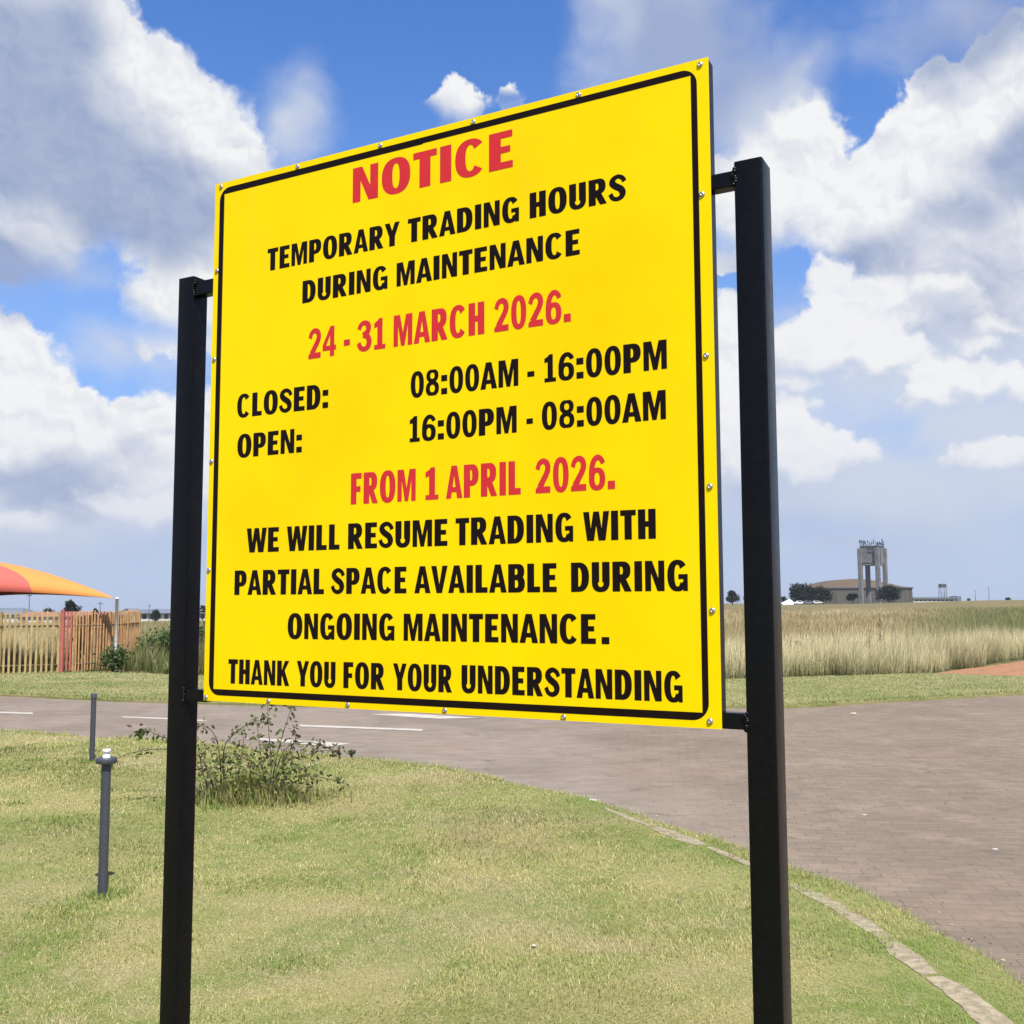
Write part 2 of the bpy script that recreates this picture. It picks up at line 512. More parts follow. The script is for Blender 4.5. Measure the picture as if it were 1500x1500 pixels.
def ground_materials():
    # big dry field
    m, w, b = mat_new('field_soil')
    p = w.n('ShaderNodeNewGeometry').outputs['Position']
    n1 = w.noise(p, 0.035, 5.0, 0.6); n2 = w.noise(p, 0.9, 6.0, 0.65); n3 = w.noise(p, 6.0, 4.0, 0.6)
    c = w.mix(w.step(n1, 0.38, 0.62), (0.155, 0.115, 0.055), (0.085, 0.095, 0.035))
    c = w.mix(w.step(n2, 0.40, 0.68), c, (0.26, 0.205, 0.10))
    c = w.mix(w.m('MULTIPLY', w.step(n3, 0.45, 0.75), 0.5), c, (0.07, 0.065, 0.03))
    w.put(b.inputs['Base Color'], c); b.inputs['Roughness'].default_value = 0.95; b.inputs['Specular IOR Level'].default_value = 0.1
    field = m
    # mown lawn under the blades
    m, w, b = mat_new('lawn_thatch')
    p = w.n('ShaderNodeNewGeometry').outputs['Position']
    n1 = w.noise(p, 0.8, 5.0, 0.6, 0.6); n2 = w.noise(p, 9.0, 5.0, 0.65); n3 = w.noise(p, 70.0, 4.0, 0.7)
    c = w.mix(w.step(n1, 0.38, 0.62), (0.29, 0.255, 0.11), (0.155, 0.19, 0.05))
    c = w.mix(w.m('MULTIPLY', w.step(n2, 0.42, 0.65), 0.6), c, (0.29, 0.255, 0.125))
    c = w.mix(w.m('MULTIPLY', w.step(n3, 0.42, 0.7), 0.55), c, (0.085, 0.095, 0.035))
    w.put(b.inputs['Base Color'], c); b.inputs['Roughness'].default_value = 0.95; b.inputs['Specular IOR Level'].default_value = 0.1
    bp = w.n('ShaderNodeBump'); bp.inputs['Strength'].default_value = 0.5; bp.inputs['Distance'].default_value = 0.02
    w.put(bp.inputs['Height'], w.m('ADD', n2, n3)); w.put(b.inputs['Normal'], bp.outputs[0])
    lawn = m
    # road: dusty brick paving on the right, running into worn asphalt on the left
    m, w, b = mat_new('road_surface')
    p = w.n('ShaderNodeNewGeometry').outputs['Position']
    rot = w.n('ShaderNodeMapping'); rot.inputs['Rotation'].default_value = (0, 0, R(8)); w.put(rot.inputs['Vector'], p)
    wobn = w.v('SCALE', w.v('SUBTRACT', w.noise(p, 1.3, 3.0, 0.5, color=True), (0.5, 0.5, 0.5)), scale=0.10)
    bv = w.v('ADD', rot.outputs[0], wobn)
    br = w.n('ShaderNodeTexBrick')
    w.put(br.inputs['Vector'], bv)
    br.inputs['Scale'].default_value = 1.0
    br.inputs['Mortar Size'].default_value = 0.005
    br.inputs['Mortar Smooth'].default_value = 0.4
    br.inputs['Brick Width'].default_value = 0.20
    br.inputs['Row Height'].default_value = 0.10
    br.inputs['Color1'].default_value = (0.228, 0.172, 0.124, 1)
    br.inputs['Color2'].default_value = (0.158, 0.125, 0.096, 1)
    br.inputs['Mortar'].default_value = (0.112, 0.087, 0.065, 1)
    sp = w.n('ShaderNodeSeparateXYZ'); w.put(sp.inputs[0], p)
    n1 = w.noise(p, 0.45, 5.0, 0.6); n2 = w.noise(w.v('MULTIPLY', p, (1.0, 2.6, 1)), 2.4, 6.0, 0.65); n3 = w.noise(p, 45.0, 4.0, 0.7)
    paved = w.step(w.m('ADD', sp.outputs[0], w.m('MULTIPLY', w.m('SUBTRACT', n1, 0.5), 2.5)), 0.3, 2.2)
    dust = w.mix(w.step(w.noise(w.v('MULTIPLY', p, (0.9, 2.0, 1)), 5.0, 7.0, 0.72), 0.36, 0.66), (0.176, 0.138, 0.104), (0.246, 0.194, 0.146))
    asph = w.mix(w.step(n2, 0.35, 0.66), (0.192, 0.156, 0.126), (0.240, 0.196, 0.158))
    bricks = w.mix(w.m('MULTIPLY_ADD', w.step(w.m('MULTIPLY_ADD', n3, 0.5, w.m('MULTIPLY', n2, 0.6)), 0.40, 0.68), 0.62, 0.14), br.outputs[0], dust)
    c = w.mix(paved, asph, bricks)
    c = w.mix(w.m('MULTIPLY', w.step(n1, 0.45, 0.62), 0.45), c, (0.140, 0.110, 0.084))
    blot = w.noise(p, 1.7, 6.0, 0.68)
    c = w.mix(w.m('MULTIPLY', w.step(blot, 0.52, 0.66), 0.40), c, (0.270, 0.212, 0.158))
    c = w.mix(w.m('MULTIPLY', w.step(w.noise(w.v('ADD', p, (7.3, 2.1, 0)), 2.9, 5.0, 0.65), 0.57, 0.70), 0.45), c, (0.105, 0.082, 0.062))
    c = w.mix(w.m('MULTIPLY', w.step(n3, 0.55, 0.75), 0.35), c, (0.10, 0.08, 0.065))
    # broken open joints running with the courses
    jo = w.noise(w.v('MULTIPLY', bv, (3.5, 10.0, 1)), 2.0, 6.0, 0.7)
    jm = w.m('MULTIPLY', w.m('MULTIPLY', w.step(jo, 0.575, 0.68), w.step(w.noise(p, 1.1, 3.0, 0.6), 0.42, 0.60)), paved)
    c = w.mix(w.m('MULTIPLY', jm, 0.60), c, (0.070, 0.054, 0.042))
    # open cracks in the surface
    vo = w.n('ShaderNodeTexVoronoi', feature='DISTANCE_TO_EDGE')
    w.put(vo.inputs['Vector'], w.v('ADD', p, w.v('SCALE', w.v('SUBTRACT', w.noise(p, 1.6, 4.0, 0.6, color=True), (0.5, 0.5, 0.5)), scale=0.9)))
    vo.inputs['Scale'].default_value = 0.21
    crack = w.m('MULTIPLY', w.m('SUBTRACT', 1.0, w.step(vo.outputs['Distance'], 0.001, 0.0035)), w.step(w.noise(p, 0.7, 2.0, 0.5), 0.50, 0.60))
    c = w.mix(w.m('MULTIPLY', crack, 0.45), c, (0.07, 0.056, 0.045))
    # red soil washed on to the road beside the kerb
    red = w.noise(p, 0.55, 4.0, 0.55)
    c = w.mix(w.m('MULTIPLY', w.step(red, 0.56, 0.72), 0.38), c, (0.245, 0.168, 0.115))
    w.put(b.inputs['Base Color'], c); b.inputs['Roughness'].default_value = 0.9; b.inputs['Specular IOR Level'].default_value = 0.2
    bp = w.n('ShaderNodeBump'); bp.inputs['Strength'].default_value = 0.5; bp.inputs['Distance'].default_value = 0.006
    h = w.m('SUBTRACT', w.m('ADD', w.m('MULTIPLY', n3, 0.5), n2), w.m('MULTIPLY', br.outputs['Fac'], w.m('MULTIPLY', paved, 1.2)))
    w.put(bp.inputs['Height'], h); w.put(b.inputs['Normal'], bp.outputs[0])
    road = m
    dirt = paint('red_soil', (0.30, 0.155, 0.085), 0.95, 0.2, 3.0, 0.3, spec=0.1, dirt=((0.22, 0.16, 0.10), 1.2, 0.5))
    conc = paint('old_concrete', (0.285, 0.240, 0.165), 0.95, 0.25, 22.0, 0.6, spec=0.1, dirt=((0.185, 0.155, 0.085), 2.6, 0.9))
    mark = paint('road_marking', (0.43, 0.39, 0.345), 0.85, 0.12, 12.0, 0.0, spec=0.1, dirt=((0.22, 0.18, 0.15), 6.0, 0.8))
    return field, lawn, road, dirt, conc, mark
M_FIELD, M_LAWN, M_ROAD, M_DIRT, M_CONC, M_MARK = ground_materials()

def strip(name, a, b, z, mat, kind='structure'):
    """flat sheet between two polylines sampled alike"""
    n = 120
    def rs(line):
        line = np.array(line, float); s = np.r_[0, np.cumsum(np.hypot(*np.diff(line, axis=0).T))]
        t = np.linspace(0, s[-1], n)
        return np.stack([np.interp(t, s, line[:, 0]), np.interp(t, s, line[:, 1])], 1)
    A, B = rs(a), rs(b)
    mb = MB()
    mb.add([(x, y, z) for x, y in A] + [(x, y, z) for x, y in B], [(i, i + 1, n + i + 1, n + i) for i in range(n - 1)])
    return tag(mb.build(name, mat), kind=kind)

def polysheet(name, poly, z, mat, skirt=0.0, kind='structure'):
    vs = [(x, y, z) for x, y in poly]
    tris = tessellate_polygon([[Vector(p) for p in vs]])
    mb = MB()
    fs = []
    for t in tris:
        a, b_, c = (Vector(vs[i]) for i in t)
        fs.append(tuple(t) if (b_ - a).cross(c - a).z > 0 else tuple(reversed(t)))
    mb.add(vs, fs)
    if skirt:
        n = len(vs)
        lo = [(x, y, z - skirt) for x, y in poly]
        mb.add(vs + lo, [(i, (i + 1) % n, n + (i + 1) % n, n + i) for i in range(n)])
    return tag(mb.build(name, mat), kind=kind)

# the ground: one sheet to the horizon, finer near the place
def build_ground():
    ys = np.concatenate([np.linspace(-60, 20, 9), np.linspace(24, 120, 70), np.geomspace(126, 5000, 70)])
    ss = np.linspace(-1, 1, 121)
    X = []; Y = []
    for y in ys:
        half = 80 + max(y, 0) * 1.3
        X.append(ss * half); Y.append(np.full(len(ss), y))
    X = np.array(X); Y = np.array(Y)
    Z = terrain(X, Y)
    v = np.stack([X.ravel(), Y.ravel(), Z.ravel()], 1)
    n, m_ = len(ys), len(ss)
    i = np.arange(n - 1)[:, None] * m_ + np.arange(m_ - 1)[None, :]
    i = i.ravel()
    t = np.concatenate([np.stack([i, i + 1, i + m_ + 1], 1), np.stack([i, i + m_ + 1, i + m_], 1)])
    tag(mesh_np('ground', v, t, M_FIELD, smooth=True), kind='structure')
build_ground()

ROAD_Z = -0.035
road_poly = [(x + 0.12, y - 0.25) for x, y in resample(ROAD_NEAR_S, 2.0)]
road_poly = [(x, y) for x, y in resample(ROAD_NEAR_S, 1.5)] + [(60, -14), (60, 38)] + list(reversed(resample(ROAD_FAR_S, 1.5)))
polysheet('road', [(x - 0.0, y) for x, y in road_poly], ROAD_Z, M_ROAD)
LAWN_NEAR_POLY = NEAR_EDGE + [(-60, -14)]
polysheet('lawn', LAWN_NEAR_POLY, 0.0, M_LAWN, 0.05)
LAWN_FAR_POLY = FAR_EDGE + list(reversed(resample(LAWN_BACK_S, 1.0)))
polysheet('verge', LAWN_FAR_POLY, 0.0, M_LAWN, 0.05)
DIRT_POLY = [(9.2, 24.2), (9.73, 24.1), (10.6, 22.95), (13, 22.65), (22, 25.9), (50, 36.9)] + list(reversed(DIRT_BACK))
polysheet('dirt_track', ragged(DIRT_POLY, 0.06, 1.0, 4), -0.012, M_DIRT)

# kerb: flush concrete edging half grown over
KERB_PX = [(872, 1178), (905, 1192), (960, 1214), (1030, 1238), (1100, 1267), (1163, 1297), (1233, 1333), (1283, 1364), (1330, 1402), (1367, 1432), (1417, 1462), (1460, 1502)]
KERB = smoothline([ground(*p) for p in KERB_PX] + [(1.86, 3.2), (1.6, 1.5)], 2)
def build_kerb():
    line = np.array(resample(KERB, 0.03)); d = np.gradient(line, axis=0); nr = np.stack([-d[:, 1], d[:, 0]], 1); nr /= np.linalg.norm(nr, axis=1)[:, None]
    mb = MB()
    for hi, lo, wmul in KERB_SHOWN:
        k = (line[:, 1] < hi) & (line[:, 1] > lo)
        L, Nn = line[k], nr[k]; n = len(L)
        if n < 6: continue
        e = np.minimum(1, np.minimum(np.arange(n), np.arange(n)[::-1]) / 5.0)
        wa = .056 * wmul * (.62 + .38 * e) * (.65 + .7 * fbm(L[:, 0] * 9, L[:, 1] * 9, 2, 4)); wb = .056 * wmul * (.62 + .38 * e) * (.65 + .7 * fbm(L[:, 0] * 9, L[:, 1] * 9, 8, 4))
        hz = .003 + .004 * fbm(L[:, 0] * 4, L[:, 1] * 4, 6, 2)
        A = L + Nn * wa[:, None]; B = L - Nn * wb[:, None]
        top = [(x, y, z) for (x, y), z in zip(A, hz)] + [(x, y, z * .7) for (x, y), z in zip(B, hz)]
        low = [(x, y, -.03) for x, y, z in top]
        mb.add(top + low, [(i, n + i, n + i + 1, i + 1) for i in range(n - 1)] + [(i, i + 1, 2 * n + i + 1, 2 * n + i) for i in range(n - 1)]
               + [(n + i, 3 * n + i, 3 * n + i + 1, n + i + 1) for i in range(n - 1)] + [(0, 2 * n, 3 * n, n), (n - 1, 2 * n - 1, 4 * n - 1, 3 * n - 1)])
    tag(mb.build('kerb', M_CONC), kind='structure')
KERB_SHOWN = [(8.35, 7.66, .5), (7.63, 7.05, 1.15), (7.02, 6.12, .55), (6.09, 5.12, .80), (5.10, 4.63, 1.1), (4.61, 3.4, 1.15)]
build_kerb()

# white markings on the asphalt
def marking(px_quad, n=14):
    q = [Vector((*ground(*p, ROAD_Z), ROAD_Z + 0.004)) for p in px_quad]
    mb = MB()
    vs = []
    for i in range(n + 1):
        t = i / n
        vs += [q[0].lerp(q[1], t), q[3].lerp(q[2], t)]
    mb.add(vs, [(2 * i, 2 * i + 1, 2 * i + 3, 2 * i + 2) for i in range(n)])
    return mb
mk = MB()
for quad in ([(-60, 1041), (48, 1044.2), (48, 1046.4), (-60, 1043)], [(176, 1049.6), (246, 1052), (246, 1054), (180, 1051.4)], [(262, 1053.2), (302, 1055), (302, 1057), (262, 1055.2)],
             [(438, 1061.8), (620, 1068.5), (618, 1071), (440, 1064.5)],
             [(350, 1081.5), (400, 1082.5), (515, 1089.5), (482, 1094)], [(540, 1046.5), (600, 1045.5), (702, 1051.8), (640, 1053.2)]):
    s = marking(quad); mk.add(s.v, s.f)
tag(mk.build('road_markings', M_MARK), kind='structure')

# thin air over the far field
def build_haze():
    m = bpy.data.materials.new('haze'); m.use_nodes = True
    nt = m.node_tree; nt.nodes.clear()
    o = nt.nodes.new('ShaderNodeOutputMaterial'); v = nt.nodes.new('ShaderNodeVolumePrincipled')
    v.inputs['Color'].default_value = (0.80, 0.87, 1.0, 1); v.inputs['Density'].default_value = 0.00013; v.inputs['Anisotropy'].default_value = 0.2
    nt.links.new(v.outputs[0], o.inputs['Volume'])
    mb = MB(); mb.box(-6800, 6800, -120, 5200, -26, 40)
    tag(mb.build('haze', m), 'thin pale haze over the far field', 'haze', kind='stuff')
build_haze()

# ------------------------------------------------------------------ notice sign
# lettering: a condensed heavy grotesque drawn here. Each glyph = list of (outer, holes); cap height 1
T, B_ = 0.280, 0.220
def sup(cx, cy, rx, ry, a0, a1, n=22, e=2.35):
    out = []
    for i in range(n + 1):
        a = R(a0 + (a1 - a0) * i / n); c, s = math.cos(a), math.sin(a)
        out.append((cx + rx * math.copysign(abs(c) ** (2 / e), c), cy + ry * math.copysign(abs(s) ** (2 / e), s)))
    return out
def rect(x0, y0, x1, y1): return [(x0, y0), (x1, y0), (x1, y1), (x0, y1)]
def dshape(x0, x1, y0, y1, t=T, b=B_, r=0.36):
    ym = (y0 + y1) / 2; hh = (y1 - y0) / 2; r = min(r, x1 - x0 - 0.05)
    outer = [(x0, y0)] + sup(x1 - r, ym, r, hh, -90, 90, 18) + [(x0, y1)]
    ri = max(r - t, 0.06)
    hole = [(x0 + t, y0 + b)] + sup(x1 - t - ri, ym, ri, hh - b, -90, 90, 14) + [(x0 + t, y1 - b)]
    return (outer, [hole])
def ring(x0, x1, y0, y1, t=T, b=0.165):
    cx, cy, rx, ry = (x0 + x1) / 2, (y0 + y1) / 2, (x1 - x0) / 2, (y1 - y0) / 2
    return (sup(cx, cy, rx, ry, 0, 359, 40), [sup(cx, cy, rx - t, ry - b, 0, 359, 32)])
def stroke(pts, th):
    """thick line through pts; th = one thickness per point, or a number"""
    n = len(pts); L = []; Rr = []
    for i, p in enumerate(pts):
        a = pts[max(i - 1, 0)]; b = pts[min(i + 1, n - 1)]
        dx, dy = b[0] - a[0], b[1] - a[1]; l = math.hypot(dx, dy) or 1
        t = th[i] if isinstance(th, (list, tuple)) else th
        nx, ny = -dy / l * t / 2, dx / l * t / 2
        L.append((p[0] + nx, p[1] + ny)); Rr.append((p[0] - nx, p[1] - ny))
    return L + Rr[::-1]
def spine(ctrl, n=12):
    """Catmull-Rom through control points (x, y, thickness)"""
    P = [ctrl[0]] + list(ctrl) + [ctrl[-1]]; out = []; th = []
    for i in range(1, len(P) - 2):
        for k in range(n):
            t = k / n; q = []
            for d in range(3):
                p0, p1, p2, p3 = P[i - 1][d], P[i][d], P[i + 1][d], P[i + 2][d]
                q.append(0.5 * (2 * p1 + (p2 - p0) * t + (2 * p0 - 5 * p1 + 4 * p2 - p3) * t * t + (3 * p1 - p0 - 3 * p2 + p3) * t ** 3))
            out.append((q[0], q[1])); th.append(q[2])
    out.append(ctrl[-1][:2]); th.append(ctrl[-1][2])
    return stroke(out, th)
def cshape(w_, a):
    cx, cy = w_ / 2, 0.5
    o = sup(cx, 0.5, w_ / 2, 0.515, a, 360 - a, 44)
    i = sup(cx, 0.5, w_ / 2 - T + .03, 0.355, a - 5, 365 - a, 36)
    return o + i[::-1]
def glyphs():
    g = {}
    w_ = .74; d = .285
    g['A'] = (w_, [([(0, 0), (.245, 1), (.495, 1), (.74, 0), (.505, 0), (.468, .19), (.272, .19), (.235, 0)], [[(.302, .345), (.438, .345), (.37, .70)]])])
    g['B'] = (.68, [dshape(0, .665, .455, 1.0, T, .165, .27), dshape(0, .69, 0, .60, T, .165, .30)])
    g['C'] = (.72, [(cshape(.73, 40), [])])
    g['D'] = (.69, [dshape(0, .69, 0, 1, T, .175, .40)])
    g['E'] = (.56, [([(0, 0), (.56, 0), (.56, .185), (T, .185), (T, .42), (.50, .42), (.50, .595), (T, .595), (T, .815), (.55, .815), (.55, 1), (0, 1)], [])])
    g['F'] = (.53, [([(0, 0), (T, 0), (T, .395), (.48, .395), (.48, .575), (T, .575), (T, .815), (.53, .815), (.53, 1), (0, 1)], [])])
    g['G'] = (.71, [(cshape(.71, 38), []), (rect(.385, .385, .71, .545), []), (rect(.555, 0, .71, .50), []), ([(.47, .13), (.60, .02), (.66, .3), (.52, .3)], [])])
    g['H'] = (.67, [([(0, 0), (T, 0), (T, .41), (.67 - T, .41), (.67 - T, 0), (.67, 0), (.67, 1), (.67 - T, 1), (.67 - T, .595), (T, .595), (T, 1), (0, 1)], [])])
    g['I'] = (T, [(rect(0, 0, T, 1), [])])
    g['K'] = (.73, [([(0, 0), (T, 0), (T, .30), (.30, .41), (.475, 0), (.735, 0), (.455, .615), (.715, 1), (.46, 1), (T, .62), (T, 1), (0, 1)], [])])
    g['L'] = (.52, [([(0, 0), (.52, 0), (.52, .195), (T, .195), (T, 1), (0, 1)], [])])
    g['M'] = (.86, [([(0, 0), (.205, 0), (.205, .66), (.350, 0), (.510, 0), (.655, .66), (.655, 0), (.86, 0), (.86, 1), (.565, 1), (.43, .42), (.295, 1), (0, 1)], [])])
    g['N'] = (.69, [([(0, 0), (.215, 0), (.215, .60), (.435, 0), (.69, 0), (.69, 1), (.475, 1), (.475, .42), (.255, 1), (0, 1)], [])])
    g['O'] = (.75, [ring(0, .75, -.015, 1.015)])
    g['P'] = (.65, [dshape(0, .655, .345, 1.0, T, .17, .31), (rect(0, 0, T, .50), [])])
    g['R'] = (.70, [dshape(0, .665, .40, 1.0, T, .17, .29), (rect(0, 0, T, .50), []), ([(.235, .415), (.445, 0), (.705, 0), (.475, .46), (.40, .52)], [])])
    g['S'] = (.66, [(spine([(.595, .70, .17), (.52, .845, .165), (.345, .925, .165), (.175, .85, .20), (.135, .72, .245), (.22, .60, .245), (.345, .515, .245),
                             (.465, .425, .245), (.525, .285, .245), (.48, .145, .20), (.315, .075, .165), (.14, .145, .165), (.055, .315, .17)]), [])])
    g['T'] = (.60, [([(.30 - T / 2, 0), (.30 + T / 2, 0), (.30 + T / 2, .81), (.60, .81), (.60, 1), (0, 1), (0, .81), (.30 - T / 2, .81)], [])])
    u = [(0, 1), (0, .34)] + sup(.335, .34, .335, .355, 180, 360, 20)[1:] + [(.67, 1), (.67 - T, 1), (.67 - T, .34)] + sup(.335, .34, .11, .185, 360, 180, 14)[1:-1] + [(T, .34), (T, 1)]
    g['U'] = (.67, [(u, [])])
    g['V'] = (.74, [([(.245, 0), (.495, 0), (.74, 1), (.50, 1), (.37, .32), (.24, 1), (0, 1)], [])])
    g['W'] = (1.04, [([(.155, 0), (.43, 0), (.52, .52), (.61, 0), (.885, 0), (1.04, 1), (.80, 1), (.735, .42), (.635, 1), (.405, 1), (.305, .42), (.24, 1), (0, 1)], [])])
    g['Y'] = (.74, [([(.37 - T / 2, 0), (.37 + T / 2, 0), (.37 + T / 2, .40), (.74, 1), (.50, 1), (.37, .66), (.24, 1), (0, 1), (.37 - T / 2, .40)], [])])
    g['0'] = (.62, [ring(0, .63, -.015, 1.015, .222, .165)])
    g['1'] = (.47, [([(0, 0), (.47, 0), (.47, .15), (.345, .15), (.345, 1), (.20, 1), (.115, .915), (0, .86), (0, .70), (.13, .73), (.13, .15), (0, .15)], [])])
    g['2'] = (.61, [(spine([(.075, .69, .175), (.15, .86, .17), (.31, .93, .165), (.455, .86, .20), (.50, .71, .215), (.44, .55, .21), (.31, .37, .21), (.17, .16, .24)]), []),
                    ([(0, 0), (.60, 0), (.60, .19), (.07, .19), (0, .12)], [])])
    g['3'] = (.62, [(spine([(.075, .73, .17), (.15, .87, .165), (.30, .93, .155), (.44, .86, .20), (.475, .74, .21), (.42, .61, .19), (.23, .545, .15)]), []),
                    (spine([(.24, .525, .15), (.44, .46, .19), (.505, .29, .215), (.45, .14, .20), (.30, .07, .155), (.14, .135, .165), (.06, .29, .17)]), [])])
    g['4'] = (.66, [([(.36, 0), (.56, 0), (.56, .20), (.65, .20), (.65, .36), (.56, .36), (.56, 1), (.37, 1), (0, .38), (0, .20), (.36, .20)], [[(.165, .36), (.36, .36), (.36, .70)]])])
    g['6'] = (.62, [ring(0, .63, -.015, .635, .215, .145), (spine([(.10, .32, .19), (.105, .55, .20), (.16, .77, .20), (.27, .90, .17), (.40, .915, .155), (.51, .83, .165), (.545, .745, .17)]), [])])
    # 8: outline from two stacked ovals
    right = []
    for i in range(61):
        y = -.015 + 1.03 * i / 60
        a = (y - .275) / .29; b_ = (y - .765) / .25
        hw = max(.31 * max(0, 1 - abs(a) ** 2.3) ** (1 / 2.3), .285 * max(0, 1 - abs(b_) ** 2.3) ** (1 / 2.3))
        right.append((.31 + hw, y))
    left = [(.62 - x, y) for x, y in right[::-1]]
    g['8'] = (.62, [(right[1:-1] + left[1:-1], [sup(.31, .275, .115, .145, 0, 350, 20), sup(.31, .765, .10, .12, 0, 350, 20)])])
    g[':'] = (T, [(rect(0, 0, T, .235), []), (rect(0, .50, T, .735), [])])
    g['.'] = (T, [(rect(0, 0, T, .235), [])])
    g['-'] = (.34, [(rect(0, .27, .34, .47), [])])
    return g
GL = glyphs()
SIDE = {'O': .045, 'C': .045, 'G': .05, 'A': .012, 'V': .012, 'Y': .012, 'W': .015, 'T': .03, '0': .05, '8': .05, '6': .05, '2': .05, '3': .05, '1': .05, '4': .03, 'S': .035}

def text_into(mb, s, u0, u1, base, cap, y):
    """a word fitted between u0 and u1 on the panel, letters standing on 'base'"""
    x = 0; pos = []
    for i, ch in enumerate(s):
        sb = SIDE.get(ch, .052)
        if i: x += sb
        pos.append(x); x += GL[ch][0]
        if i < len(s) - 1: x += sb
    k = (u1 - u0) / x
    for ch, px in zip(s, pos):
        for layer, (outer, holes) in enumerate(GL[ch][1]):
            loops = [outer] + holes
            flat = [p for lp in loops for p in lp]
            tris = tessellate_polygon([[Vector((p[0], p[1], 0)) for p in lp] for lp in loops])
            vs = [(u0 + (px + p[0]) * k, y - 0.00007 * layer, base + p[1] * cap) for p in flat]
            fs = []
            for t in tris:
                (ax, ay), (bx, by), (cx, cy) = (flat[i] for i in t)
                fs.append(tuple(t) if (bx - ax) * (cy - ay) - (by - ay) * (cx - ax) > 0 else tuple(reversed(t)))
            mb.add(vs, fs)

PW, PH, PZ = 1.1955, 1.2, 1.38947         # panel width, height, height of its lower edge above the ground
E_AX = Vector((0.88110812, -0.47291079, -0.00196715)).normalized()
O_PT = Vector((-0.6959318, 2.35779511, 1.38947073))

